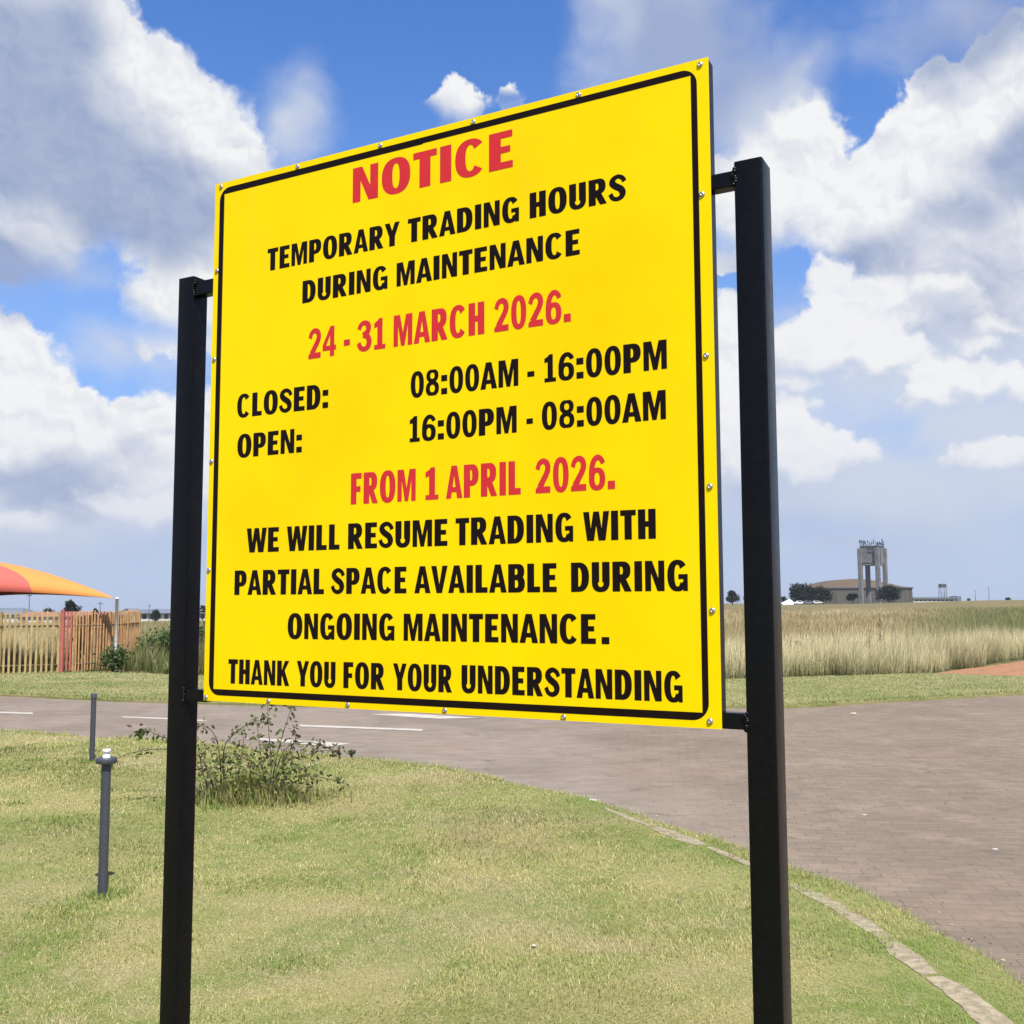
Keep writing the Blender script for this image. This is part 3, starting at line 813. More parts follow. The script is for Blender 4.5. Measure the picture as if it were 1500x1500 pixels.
def build_sign():
    u_ax = Vector((0.00173328, -0.00093028, 0.99999807))
    b_ax = u_ax.cross(E_AX)
    base = O_PT + E_AX * (PW / 2) - u_ax * PZ
    root = empty('notice_sign', base, 'large square yellow notice board lettered in red and black, held between two black posts', 'notice sign')
    root.matrix_world = Matrix(((E_AX.x, b_ax.x, u_ax.x, base.x), (E_AX.y, b_ax.y, u_ax.y, base.y), (E_AX.z, b_ax.z, u_ax.z, base.z), (0, 0, 0, 1)))
    h = PW / 2
    # panel: yellow sheet, a little wavy, folded over the frame
    mb = MB(); nx = nz = 24
    def wave(u, v):
        return 0.0003 * math.sin(u * 9 + 1.3 * v) * math.sin(v * 7.0 + u)
    vs = []
    for j in range(nz + 1):
        for i in range(nx + 1):
            u = PW * i / nx; v = PH * j / nz
            e = min(1, 8 * min(u, PW - u, v, PH - v))
            vs.append((u - h, -0.0016 + wave(u, v) * e * 0.5, PZ + v))
    n1 = len(vs)
    back = [(x, 0.0, z) for x, y, z in vs]
    fs = [(j * (nx + 1) + i, j * (nx + 1) + i + 1, (j + 1) * (nx + 1) + i + 1, (j + 1) * (nx + 1) + i) for j in range(nz) for i in range(nx)]
    mb.add(vs, fs, True)
    mb.add(back, [tuple(reversed(f)) for f in fs])
    rim = [i for i in range(nx)] + [j * (nx + 1) + nx for j in range(nz)] + [nz * (nx + 1) + i for i in range(nx, 0, -1)] + [j * (nx + 1) for j in range(nz, 0, -1)]
    mb.add(vs + back, [(rim[k], n1 + rim[k], n1 + rim[(k + 1) % len(rim)], rim[(k + 1) % len(rim)]) for k in range(len(rim))])
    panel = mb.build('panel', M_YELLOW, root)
    Y = -0.00195
    # black border line with rounded outer corners, square inner ones
    def rr(u0, u1, v0, v1, r, n=8):
        out = []
        for cu, cv, a0 in ((u1 - r, v1 - r, 0), (u0 + r, v1 - r, 90), (u0 + r, v0 + r, 180), (u1 - r, v0 + r, 270)):
            for i in range(n + 1):
                a = R(a0 + 90 * i / n); out.append((cu + r * math.cos(a), cv + r * math.sin(a)))
        return out
    outer = rr(.0150, 1.1735, .0132, 1.1860, .030)
    # the tape along the top was laid in two lengths that do not quite meet
    top_i = [(1.1620, 1.1728), (.582, 1.1728), (.580, 1.1712), (.0295, 1.1712)]
    hole = [(.0295, .0268), (1.1620, .0268)] + top_i
    k = max(range(len(outer)), key=lambda i: (outer[i][0] > 1.1 and outer[i][1] > 1.18, outer[i][1]))
    loops = [[Vector((u, v, 0)) for u, v in outer], [Vector((u, v, 0)) for u, v in hole]]
    flat = outer + hole
    mb = MB()
    fs = []
    for t in tessellate_polygon(loops):
        a, b, c = (flat[i] for i in t)
        fs.append(tuple(t) if (b[0] - a[0]) * (c[1] - a[1]) - (b[1] - a[1]) * (c[0] - a[0]) > 0 else tuple(reversed(t)))
    mb.add([(u - h, Y, PZ + v) for u, v in flat], fs)
    mb.build('border', M_BLACKV, panel)
    lines = [
        (1, 1.0780, .0775, [('NOTICE', .4011, .7943)]),
        (0, .9650, .0510, [('TEMPORARY', .1642, .5244), ('TRADING', .5450, .8077), ('HOURS', .8313, 1.0337)]),
        (0, .8757, .0506, [('DURING', .2665, .4946), ('MAINTENANCE', .5175, .9379)]),
        (1, .7484, .0662, [('24', .2860, .3618), ('-', .3819, .3983), ('31', .4176, .4903), ('MARCH', .5110, .7290), ('2026.', .7519, .9180)]),
        (0, .6362, .0537, [('CLOSED:', .0825, .3419), ('08:00AM', .5546, .8049), ('-', .8245, .8399), ('16:00PM', .8615, 1.1079)]),
        (0, .5446, .0532, [('OPEN:', .0856, .2716), ('16:00PM', .5529, .8010), ('-', .8222, .8362), ('08:00AM', .8554, 1.1046)]),
        (1, .4238, .0656, [('FROM', .4051, .5682), ('1', .5919, .6228), ('APRIL', .6404, .8094), ('2026.', .8415, 1.0044)]),
        (0, .3300, .0538, [('WE', .1187, .2117), ('WILL', .2336, .3770), ('RESUME', .3991, .6444), ('TRADING', .6632, .9194), ('WITH', .9398, 1.0820)]),
        (0, .2364, .0542, [('PARTIAL', .0856, .3373), ('SPACE', .3565, .5473), ('AVAILABLE', .5661, .8847), ('DURING', .9142, 1.1398)]),
        (0, .1412, .0544, [('ONGOING', .2402, .5186), ('MAINTENANCE', .5409, .9632), ('.', .9746, .9898)]),
        (0, .0405, .0535, [('THANK', .0726, .2468), ('YOU', .2671, .3706), ('FOR', .3910, .4945), ('YOUR', .5158, .6555), ('UNDERSTANDING', .6774, 1.1268)]),
    ]
    for red, basev, cap, ws in lines:
        for s, a, b in ws:
            mb = MB()
            bv = basev + (0.0036 * (a - .07) if basev < .05 else 0)
            text_into(mb, s, a - h, b - h, PZ + bv, cap, Y)
            tag(mb.build('lettering', M_REDV if red else M_BLACKV, panel), 'red lettering' if red else 'black lettering')
    # pop rivets round the rim
    rv = [(.018, 1.191), (.247, 1.192), (.473, 1.192), (.703, 1.191), (.938, 1.191), (1.180, 1.189), (.011, .990), (.0085, .780), (.0075, .542), (.0075, .293), (.0075, .0075),
          (1.179, .946), (1.181, .651), (1.183, .418), (1.183, .202), (1.175, .0125), (.190, .0065), (.403, .0072), (.639, .0068), (.897, .0062)]
    mb = MB()
    prof = [(.0056, 0), (.0056, .0006), (.0047, .0018), (.0032, .0028), (.0019, .0031), (.0017, .0022), (.0004, .0022)]
    n = 16; vs = []
    for r_, z_ in prof:
        for i in range(n):
            a = 2 * math.pi * i / n; vs.append((r_ * math.cos(a), -z_, r_ * math.sin(a)))
    fs = [(q * n + i, q * n + (i + 1) % n, (q + 1) * n + (i + 1) % n, (q + 1) * n + i) for q in range(len(prof) - 1) for i in range(n)]
    mb.add(vs, fs, True); mb.add(vs[-n:], [tuple(range(n))])
    r0 = mb.build('rivet', M_RIVET, panel)
    for i, (u, v) in enumerate(rv):
        o = r0 if i == 0 else r0.copy()
        if i: COL.objects.link(o); o.parent = panel
        o.location = (u - h, -0.0020, PZ + v)
    # frame of square tube behind the sheet
    mb = MB(); t = .030; e = .0015
    mb.box(e - h, t - h, .0006, t, PZ + e, PZ + PH - e)
    mb.box(PW - t - h, PW - e - h, .0006, t, PZ + e, PZ + PH - e)
    mb.box(t - h, PW - t - h, .0008, t - .0005, PZ + e + .0003, PZ + t)
    mb.box(t - h, PW - t - h, .0008, t - .0005, PZ + PH - t, PZ + PH - e - .0003)
    mb.box(t - h, PW - t - h, .0008, t - .0005, PZ + PH / 2 - t / 2, PZ + PH / 2 + t / 2)
    mb.build('back_frame', M_POST, root)
    # posts with flat caps, arms and weld beads
    wpost = .0503
    for u0, top, arms in ((-.1145, .9905, ((.9430, .9770), (-.0045, .0230))), (1.2370, .9945, ((.9525, .9810), (.0004, .0280)))):
        mb = MB()
        mb.rtube(u0 - h, u0 + wpost - h, .0, .0475 if u0 < 0 else .062, -.35, PZ + top, .0045)
        post = mb.build('post', M_POST, root)
        left = u0 < 0
        for v0, v1 in arms:
            a0, a1 = (u0 + wpost, .0015) if left else (PW - .0015, u0)
            mb = MB(); mb.box(a0 - h, a1 - h, .003, .0295, PZ + v0, PZ + v1)
            arm = mb.build('arm', M_POST, root, 0.002)
            mb = MB()
            wu = (u0 + wpost if left else u0) - h
            for q in range(7):
                zz = PZ + v0 + (v1 - v0) * (q + .3 * random.random()) / 6
                rr_ = .0035 + .002 * random.random()
                mb.lathe([(rr_ * math.sin(R(12 + 26 * s)), zz - rr_ * math.cos(R(12 + 26 * s))) for s in range(7)], wu + random.uniform(-.003, .003), .002, 8)
            mb.build('weld', M_POST, arm)
build_sign()

# ------------------------------------------------------------------ lamp posts without heads
def build_lamp_stubs():
    x, y = ground(150, 1312)
    root = empty('garden_lamp_post', (x, y, 0), 'charcoal garden lamp post with flat flange and white bulb holder, lamp head missing', 'lamp post')
    mb = MB(); mb.lathe([(.026, -.1), (.026, .722)], n=28); mb.build('pole', M_POLE, root)
    mb = MB(); mb.lathe([(.030, .722), (.054, .725), (.0565, .728), (.0565, .752), (.054, .755), (.02, .755)], n=32); mb.build('flange', M_POLE, root)
    mb = MB(); mb.lathe([(.020, .7545), (.020, .770), (.013, .774), (.013, .784), (.021, .787), (.021, .801), (.012, .803), (.012, .792)], n=24); mb.build('bulb_holder', M_WHITE, root)
    x, y = ground(134.5, 1116)
    root = empty('garden_lamp_post', (x, y, 0), 'bare charcoal lamp post with plain capped top, standing farther back near the road edge', 'lamp post')
    mb = MB(); mb.lathe([(.0265, -.1), (.0265, .665)], n=24); mb.build('pole', M_POLE, root)
    mb = MB(); mb.lathe([(.031, .655), (.031, .697), (.028, .703)], n=24); mb.build('cap', M_POLE, root)
build_lamp_stubs()

# ------------------------------------------------------------------ grass
def blades(x, y, z, h, wd, lean, az, c0, c1):
    """bent blades: arrays of base point, height, width, lean from upright, heading, colour at base and tip"""
    n = len(x)
    ca, sa = np.cos(az), np.sin(az)
    tw = az + np.pi / 2 + rng.normal(0, 0.5, n)
    px, py = np.cos(tw) * wd / 2, np.sin(tw) * wd / 2
    l1 = lean * 0.55
    mx, my, mz = x + 0.55 * h * np.sin(l1) * ca, y + 0.55 * h * np.sin(l1) * sa, z + 0.55 * h * np.cos(l1)
    tx, ty, tz = mx + 0.5 * h * np.sin(lean * 1.25) * ca, my + 0.5 * h * np.sin(lean * 1.25) * sa, mz + 0.5 * h * np.cos(lean * 1.25)
    V = np.empty((n, 5, 3), np.float32)
    V[:, 0] = np.stack([x - px, y - py, z], 1); V[:, 1] = np.stack([x + px, y + py, z], 1)
    V[:, 2] = np.stack([mx - px * .8, my - py * .8, mz], 1); V[:, 3] = np.stack([mx + px * .8, my + py * .8, mz], 1)
    V[:, 4] = np.stack([tx, ty, tz], 1)
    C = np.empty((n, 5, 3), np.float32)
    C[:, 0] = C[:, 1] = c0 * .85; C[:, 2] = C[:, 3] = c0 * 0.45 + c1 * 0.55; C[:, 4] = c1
    t = np.array([[0, 1, 3], [0, 3, 2], [2, 3, 4]])
    Tt = (np.arange(n)[:, None, None] * 5 + t[None]).reshape(-1, 3)
    return V.reshape(-1, 3), Tt, C.reshape(-1, 3)

def join(parts):
    off = 0; Vs, Ts, Cs = [], [], []
    for v, t, c in parts:
        Vs.append(v); Ts.append(t + off); Cs.append(c); off += len(v)
    return np.concatenate(Vs), np.concatenate(Ts), np.concatenate(Cs)

STRAW = np.array([.455, .405, .165]); GREEN = np.array([.225, .292, .056]); DEEP = np.array([.110, .168, .034]); BUFF = np.array([.60, .53, .275])
def lawn_colour(x, y, n):
    a = fbm(x * .42 + 3, y * .55, 31, 4); b = fbm(x * 2.0, y * 2.6, 37, 4); c = fbm(x * 7, y * 7, 41, 2)
    b2 = fbm(x * 3.1 + 9, y * 5.2, 39, 4)
    g = smooth(a * .36 + b * .34 + b2 * .30, .44, .555)
    k = (g * 0.82 + 0.18 * rng.random(n))[:, None]
    col = STRAW * (1 - k) + GREEN * k
    dp = (smooth(b, .56, .72) * smooth(a, .45, .6) * .8)[:, None]
    col = col * (1 - dp) + DEEP * dp
    r = rng.random(n)
    col = np.where((r < .16)[:, None], BUFF * (.8 + .4 * c[:, None]), col)
    col = np.where((r > .90)[:, None], DEEP, col)
    dry = (smooth(fbm(x * 1.1 + 40, y * 1.5, 83, 3), .52, .66) * .8)[:, None]
    col = col * (1 - dry) + np.array([.49, .41, .235]) * dry
    return col * (0.62 + 0.72 * rng.random(n))[:, None]

def scatter(x0, x1, y0, y1, dens):
    n = int((x1 - x0) * (y1 - y0) * dens)
    return rng.uniform(x0, x1, n), rng.uniform(y0, y1, n)

def build_lawn_grass():
    parts = []
    for y0, y1, dens, hh, ww in ((3.3, 4.7, 11500, .024, .0021), (4.7, 5.9, 8600, .025, .0024), (5.9, 7.6, 5600, .027, .0030), (7.6, 10.2, 3300, .029, .0041), (10.2, 14.5, 1700, .032, .0060)):
        xl, xr = -y1 * .60 - .4, min(2.4, y1 * .60)
        x, y = scatter(xl, xr, y0, y1, dens)
        x = x + 0
        ok = inside(LAWN_NEAR_POLY, x, y)
        x, y = x[ok], y[ok]
        kd = dist_poly(KERB, x, y)
        cover = fbm(x * 2.2, y * 2.2, 77, 3)
        vis = np.zeros(len(y))
        for hi, lo, wm in KERB_SHOWN:
            vis = np.maximum(vis, wm * ((y < hi) & (y > lo)))
        ok = (kd > .066 * vis * smooth(fbm(x * 4.5, y * 4.5, 77, 4), .30, .52)) | (rng.random(len(x)) < .06)
        x, y = x[ok], y[ok]; n = len(x)
        thin = (fbm(x * 3.1, y * 3.1, 91, 3) > .34) | (rng.random(n) < .55)
        x, y = x[thin], y[thin]; n = len(x)
        col = lawn_colour(x, y, n)
        # the lushest strip keeps to the foot of the kerb
        kk = (np.exp(-(dist_poly(KERB, x, y) / .45) ** 2) * smooth(fbm(x * 1.3, y * 1.3, 28, 3), .35, .55) * .75)[:, None]
        col = col * (1 - kk) + GREEN * np.array([.80, 1.02, .85]) * kk * rng.uniform(.8, 1.2, n)[:, None]
        lush = smooth(fbm(x * .9, y * .9, 55, 3), .5, .68)
        h = hh * .85 * rng.uniform(.5, 1.3, n) * (1 + .45 * lush)
        lean = np.clip(rng.normal(1.18, .26, n) - .30 * lush, .1, 1.5)
        az = rng.uniform(0, 2 * np.pi, n) * .7 + fbm(x * .8, y * .8, 12, 2) * 9
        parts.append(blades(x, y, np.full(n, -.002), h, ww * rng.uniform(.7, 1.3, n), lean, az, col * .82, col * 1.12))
    # coarser tufts here and there, and round the feet of the posts
    cx_, cy_, rad = [], [], []
    for _ in range(70):
        yy = random.uniform(3.9, 12.5); xx = random.uniform(-yy * .58, min(2.2, yy * .5))
        cx_.append(xx); cy_.append(yy); rad.append(random.uniform(.07, .24))
    for px_, py_ in ((150, 1312), (150, 1312), (156, 1311), (134.5, 1116), (136, 1117)):
        xx, yy = ground(px_, py_); cx_.append(xx); cy_.append(yy); rad.append(.075)
    k = 130; m_ = len(cx_)
    x = (np.array(cx_)[:, None] + rng.normal(0, 1, (m_, k)) * np.array(rad)[:, None]).ravel(); y = (np.array(cy_)[:, None] + rng.normal(0, .8, (m_, k)) * np.array(rad)[:, None]).ravel()
    ok = inside(LAWN_NEAR_POLY, x, y); x, y = x[ok], y[ok]; n = len(x)
    col = np.array([.185, .262, .052]) * rng.uniform(.6, 1.35, n)[:, None]
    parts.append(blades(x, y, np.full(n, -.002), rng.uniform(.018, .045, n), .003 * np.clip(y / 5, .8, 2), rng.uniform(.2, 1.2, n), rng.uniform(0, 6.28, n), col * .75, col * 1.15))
    # longer, greener grass between kerb and road and along the ragged lawn edge
    E = np.array(NEAR_EDGE)
    E = E[(E[:, 1] > 3.0) & (E[:, 1] < 18)]
    n = 15000
    i = rng.integers(0, len(E) - 1, n); t = rng.random(n)
    x = E[i, 0] + (E[i + 1, 0] - E[i, 0]) * t; y = E[i, 1] + (E[i + 1, 1] - E[i, 1]) * t
    off = np.abs(rng.normal(0, .09, n)) - .04
    cx, cy = -1.5, 4.0
    d = np.hypot(cx - x, cy - y)
    x = x + (cx - x) / d * off; y = y + (cy - y) / d * off
    keep = fbm(x * 1.7, y * 1.7, 19, 3) > .40
    x, y, d = x[keep], y[keep], d[keep]; n = len(x)
    col = GREEN * rng.uniform(.6, 1.15, n)[:, None]
    col = np.where((rng.random(n) < .3)[:, None], STRAW * 1.05, col)
    sc = np.clip(y / 8.0, .6, 1.6)
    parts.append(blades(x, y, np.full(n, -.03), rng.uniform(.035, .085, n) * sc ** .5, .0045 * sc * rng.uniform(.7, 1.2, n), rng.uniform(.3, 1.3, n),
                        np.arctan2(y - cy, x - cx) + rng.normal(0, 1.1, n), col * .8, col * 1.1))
    v, t, c = join(parts)
    tag(mesh_np('lawn_grass', v, t, M_GRASS, col=c), 'short mown grass, straw and green, covering the near lawn', 'grass', kind='stuff')
    # verge beyond the road
    x, y = scatter(-22, 24, 15.5, 37, 620)
    ok = inside(LAWN_FAR_POLY, x, y); x, y = x[ok], y[ok]; n = len(x)
    a = fbm(x * .35, y * .6, 61, 4)
    pale = np.array([.39, .385, .195]); gr = np.array([.215, .255, .088])
    k = (smooth(a, .40, .62) * .8 * (1 - .45 * smooth(x, 2, 6)))[:, None]
    fd = dist_poly(FAR_EDGE, x, y)
    col = pale * (1 - k) + gr * k
    e = (smooth(-fd, -.5, 0) * .55)[:, None]
    col = col * (1 - e) + GREEN * .75 * e
    col = col * rng.uniform(.8, 1.2, n)[:, None]
    h = rng.uniform(.022, .05, n) * (1 + .8 * (fd < .35))
    p1 = blades(x, y, np.full(n, -.003), h, rng.uniform(.007, .012, n), rng.uniform(.7, 1.4, n), rng.uniform(0, 6.28, n), col * .85, col * 1.1)
    v, t, c = p1
    tag(mesh_np('verge_grass', v, t, M_GRASS, col=c), 'pale mown grass on the verge across the road', 'grass', kind='stuff')
build_lawn_grass()

def back_line(x):
    L = np.array(LAWN_BACK_S + []); L = L[(L[:, 0] > -61)]
    yb = np.interp(x, L[:, 0], L[:, 1])
    D = np.array(DIRT_BACK)
    return np.where(x > 9.5, np.interp(x, D[:, 0], D[:, 1]), yb)

def build_field_grass():
    parts = []
    def add(x, y, h, w_, dens_mask=None, front=False):
        n = len(x)
        z = terrain(x, y)
        a = fbm(x * .09, y * .06, 71, 4); b = fbm(x * .5, y * .4, 73, 3)
        rust = np.array([.34, .235, .115]); straw = np.array([.72, .62, .365]); olive = np.array([.17, .19, .065]); tan = np.array([.40, .31, .155])
        s = x / y
        k1 = smooth(.6 * a + .4 * b, .40, .54)[:, None]
        tip = straw * k1 + tan * (1 - k1)
        k2 = (smooth(y, 31, 44) * smooth(b, .3, .7) * .75)[:, None]
        tip = tip * (1 - k2) + rust * k2
        k3 = (smooth(s + .25 * (a - .5) + .1 * (b - .5), .36, .46) * smooth(y, 30, 44) * .85)[:, None]
        tip = tip * (1 - k3) + olive * k3
        k4 = (smooth(-s, .18, .26) * (1 - smooth(-s, .36, .40)) * .45)[:, None]
        tip = tip * (1 - k4) + olive * 1.0 * k4
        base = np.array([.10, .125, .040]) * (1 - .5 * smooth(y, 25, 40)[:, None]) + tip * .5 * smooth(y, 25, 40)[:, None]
        r = rng.uniform(.6, 1.3, n)[:, None]
        wind = rng.normal(.6, .9, n) + 3.0 * (b - .5)
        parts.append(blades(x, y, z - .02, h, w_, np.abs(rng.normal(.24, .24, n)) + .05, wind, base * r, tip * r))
    # dense front edge
    n = 42000
    x = rng.uniform(-8.5, 24, n); y = back_line(x) + rng.exponential(1.0, n) + .02 + .9 * smooth(fbm(x * .55, x * .13, 51, 3), .42, .70)
    h = rng.uniform(.25, 1.0, n) ** 1.15 * (.55 + .45 * np.clip((y - back_line(x)) / .8, 0, 1)) * (.55 + .85 * fbm(x * .9, y * .9, 3, 3))
    add(x, y, h, rng.uniform(.006, .012, n))
    for y0, y1, dens, hh, ww in ((24, 33, 150, .80, .013), (33, 52, 55, .75, .020), (52, 95, 18, .75, .034), (95, 190, 5, .75, .065)):
        xl = -y1 * .62; xr = y1 * .66
        x, y = scatter(xl, xr, y0, y1, dens)
        ok = y > back_line(x) + .6
        ok &= ~inside(DIRT_POLY, x, y)
        ok &= (x / y < .60) & (x / y > -.56)
        x, y = x[ok], y[ok]; n = len(x)
        h = hh * rng.uniform(.40, 1.15, n) * (.35 + 1.1 * fbm(x * .30, y * .22, 8, 3))
        add(x, y, h, ww * rng.uniform(.6, 1.2, n))
    v, t, c = join(parts)
    tag(mesh_np('tall_grass', v, t, M_GRASS, col=c), 'tall dry straw coloured grass filling the open field', 'grass', kind='stuff')
    # rank green growth beside the fence end
    x = rng.uniform(-11.2, -6.2, 16000); y = rng.uniform(24.6, 38, 16000)
    s = x / y
    ok = (s > -.405) & (s < -.235) & (y > 25.2 + 1.3 * smooth(-s, .33, .36) + .8 * (fbm(x, y, 4, 2) - .3)) & ((s > -.372) | (y > 30) | (x > -9.6))
    x, y = x[ok], y[ok]; n = len(x)
    gcol = np.array([.13, .185, .055]) * rng.uniform(.6, 1.5, n)[:, None]
    gcol = np.where((rng.random(n) < .22)[:, None], np.array([.27, .25, .11]), gcol)
    h = rng.uniform(.3, .85, n) * (.45 + .9 * fbm(x * .6, y * .6, 44, 3)) * (.6 + .4 * smooth(y, 25.5, 28))
    v, t, c = blades(x, y, np.full(n, -.05), h, rng.uniform(.015, .035, n), rng.uniform(.1, .9, n), rng.uniform(0, 6.28, n), gcol * .7, gcol * 1.15)
    tag(mesh_np('green_weeds', v, t, M_GRASS, col=c), 'rank green weeds growing past the end of the palisade fence', 'weeds', kind='stuff')
build_field_grass()

# ------------------------------------------------------------------ leaves
def leaves(P, size, col, flat=0.0, long=1.6):
    """diamond leaves at points P (n,3)"""
    n = len(P)
    d = rng.normal(size=(n, 3)); d[:, 2] *= 1 - flat; d /= np.linalg.norm(d, axis=1)[:, None]
    q = rng.normal(size=(n, 3)); q -= (q * d).sum(1)[:, None] * d; q /= np.linalg.norm(q, axis=1)[:, None]
    nn = np.cross(d, q)
    s = (size * rng.uniform(.65, 1.3, n))[:, None]
    V = np.empty((n, 4, 3), np.float32)
    V[:, 0] = P; V[:, 1] = P + d * s * long * .5 + q * s * .42 + nn * s * .06; V[:, 2] = P + d * s * long; V[:, 3] = P + d * s * long * .5 - q * s * .42 + nn * s * .06
    Tt = (np.arange(n)[:, None, None] * 4 + np.array([[0, 1, 2], [0, 2, 3]])[None]).reshape(-1, 3)
    C = np.repeat(col * rng.uniform(.65, 1.35, n)[:, None], 4, axis=0)
    return V.reshape(-1, 3), Tt, C

def build_rose_bush():
    Y0 = 8.75
    bx, by, _ = at(385, 1168, Y0)
    root = empty('rose_bush', (bx, by, 0), 'straggly rose bush with long arching canes, growing on the lawn behind the sign', 'bush')
    W = Vector((bx, by, 0))
    canes = [
        [(395, 1170), (398, 1120), (394, 1080), (392, 1034)], [(396, 1170), (404, 1110), (413, 1080), (427, 1036)], [(392, 1168), (382, 1110), (379, 1075), (374, 1052)],
        [(330, 1172), (325, 1095), (342, 1075), (366, 1058), (388, 1054)], [(325, 1172), (322, 1096), (312, 1070), (297, 1061), (284, 1062)],
        [(318, 1172), (300, 1112), (262, 1086), (232, 1078), (212, 1066), (203, 1073)], [(316, 1172), (290, 1118), (250, 1096), (215, 1098), (186, 1104), (160, 1118)],
        [(397, 1170), (411, 1098), (442, 1085), (470, 1090), (489, 1100)], [(399, 1170), (418, 1112), (446, 1108), (470, 1098), (497, 1102)], [(400, 1172), (428, 1122), (450, 1128), (452, 1150)],
        [(402, 1172), (440, 1135), (470, 1138), (500, 1146)], [(310, 1176), (302, 1150), (294, 1118), (290, 1092)], [(345, 1172), (352, 1110), (358, 1082), (352, 1070)],
        [(395, 1170), (370, 1120), (345, 1100), (330, 1112)], [(388, 1170), (425, 1098), (436, 1078), (428, 1062)],
    ]
    mb = MB(); lp = []; tips = []
    for c in canes:
        y0 = Y0 + random.uniform(-.10, .12); y1 = Y0 + random.uniform(-.35, .45)
        pts = smoothline([(px, py) for px, py in c], 2)
        n = len(pts); P = []
        for i, (px, py) in enumerate(pts):
            q = at(px, py, y0 + (y1 - y0) * i / (n - 1)) - W
            if i == 0: q.z = -.03
            P.append(q)
        mb.tube(P, [.0075 * (1 - .75 * i / (n - 1)) for i in range(n)], 6)
        for i in range(int(n * .35), n):
            k = (i / n)
            for _ in range(random.choice((1, 2, 3, 5)) if random.random() < .72 else 0):
                lp.append(P[i] + Vector((random.gauss(0, .022), random.gauss(0, .03), random.gauss(-.004, .02))))
        for _ in range(random.randint(4, 16)):
            lp.append(P[-1] + Vector((random.gauss(0, .03), random.gauss(0, .03), random.gauss(0, .025))))
    mb.build('canes', M_BARK, root)
    lp = np.array([tuple(p) for p in lp])
    n = len(lp)
    col = np.array([.095, .110, .040]) * np.ones((n, 1)); col = np.where((rng.random(n) < .3)[:, None], np.array([.10, .062, .036]), col)
    col = np.where((rng.random(n) < .25)[:, None], np.array([.13, .15, .05]), col)
    a = leaves(lp, .031, col)
    # the leafy, yellow-green lower mass
    m = 1000
    px = np.where(rng.random(m) < .5, rng.normal(330, 28, m), rng.normal(404, 30, m)); py = rng.normal(1126, 24, m)
    ok = (py < 1178) & (py > 1082); px, py = px[ok], py[ok]
    Q = np.array([tuple(at(a_, b_, Y0 + random.gauss(0, .2)) - W) for a_, b_ in zip(px, py)])
    Q = Q[Q[:, 2] > .01]; n = len(Q)
    col = np.array([.18, .20, .055]) * np.ones((n, 1)); col = np.where((rng.random(n) < .4)[:, None], np.array([.11, .135, .042]), col)
    b = leaves(Q, .030, col)
    v, t, c = join([a, b])
    mesh_np('foliage', v, t, M_LEAF, root, c)
    # long unmown grass caught round its foot
    n = 5200
    ang = rng.uniform(0, 6.28, n); rr = np.abs(rng.normal(0, 1, n))
    x = bx - .12 + .36 * rr * np.cos(ang); y = by + .22 * rr * np.sin(ang)
    g = np.array([.23, .27, .065]) * rng.uniform(.6, 1.4, n)[:, None]
    g = np.where((rng.random(n) < .35)[:, None], np.array([.32, .27, .13]), g)
    h = rng.uniform(.06, .30, n) * np.exp(-rr * .5)
    v, t, c = blades(x, y, np.zeros(n), h, rng.uniform(.004, .008, n), rng.uniform(.1, .9, n), rng.uniform(0, 6.28, n), g * .8, g * 1.1)
    tag(mesh_np('long_grass', v, t, M_GRASS, col=c), 'uncut long grass round the foot of the rose bush', 'grass', kind='stuff')
build_rose_bush()

def shrub(px, py, hpx, wpx, Y, label, name='shrub', col=(.05, .085, .03), n=1400, size=.035):
    p = at(px, py, Y); s = Y / F_PX
    root = empty(name, (p.x, p.y, float(p.z)), label, 'shrub')
    H_, Wd = hpx * s, wpx * s / 2
    mb = MB(); tips = []
    for i in range(9):
        a = random.uniform(0, 6.28); r = Wd * random.uniform(.2, .8)
        tip = Vector((r * math.cos(a), r * math.sin(a), H_ * random.uniform(.45, .85)))
        mb.tube([(0, 0, -.05), tip * .5 + Vector((0, 0, H_ * .1)), tip], [.012, .008, .004], 5); tips.append(tip)
    mb.build('stems', M_BARK, root)
    T_ = np.array([tuple(t) for t in tips])
    P = T_[rng.integers(0, len(T_), n)] + rng.normal(0, 1, (n, 3)) * np.array([Wd * .34, Wd * .34, H_ * .20])
    P = P[(P[:, 2] > 0.0)]
    v, t, c = leaves(P, size, np.array(col) * np.ones((len(P), 1)))
    mesh_np('foliage', v, t, M_LEAF, root, c)

shrub(165, 984, 30, 34, 26.2, 'dark green shrub at the foot of the white canopy pole', n=1000, size=.055, col=(.065, .105, .035))
shrub(515, 1106, 5, 9, 11.3, 'small dark weed at the lawn edge right of the rose bush', 'weed', n=120, size=.018)
shrub(222, 975, 44, 46, 29.5, 'bushy green growth just right of the palisade fence end', col=(.09, .14, .045), n=1700, size=.06)
shrub(252, 972, 42, 46, 28.6, 'dark green bush half hidden by the left sign post', col=(.08, .125, .042), n=1600, size=.06)
shrub(292, 968, 46, 44, 29.0, 'green bush showing between the left post and the panel', col=(.065, .10, .035), n=2200, size=.06)

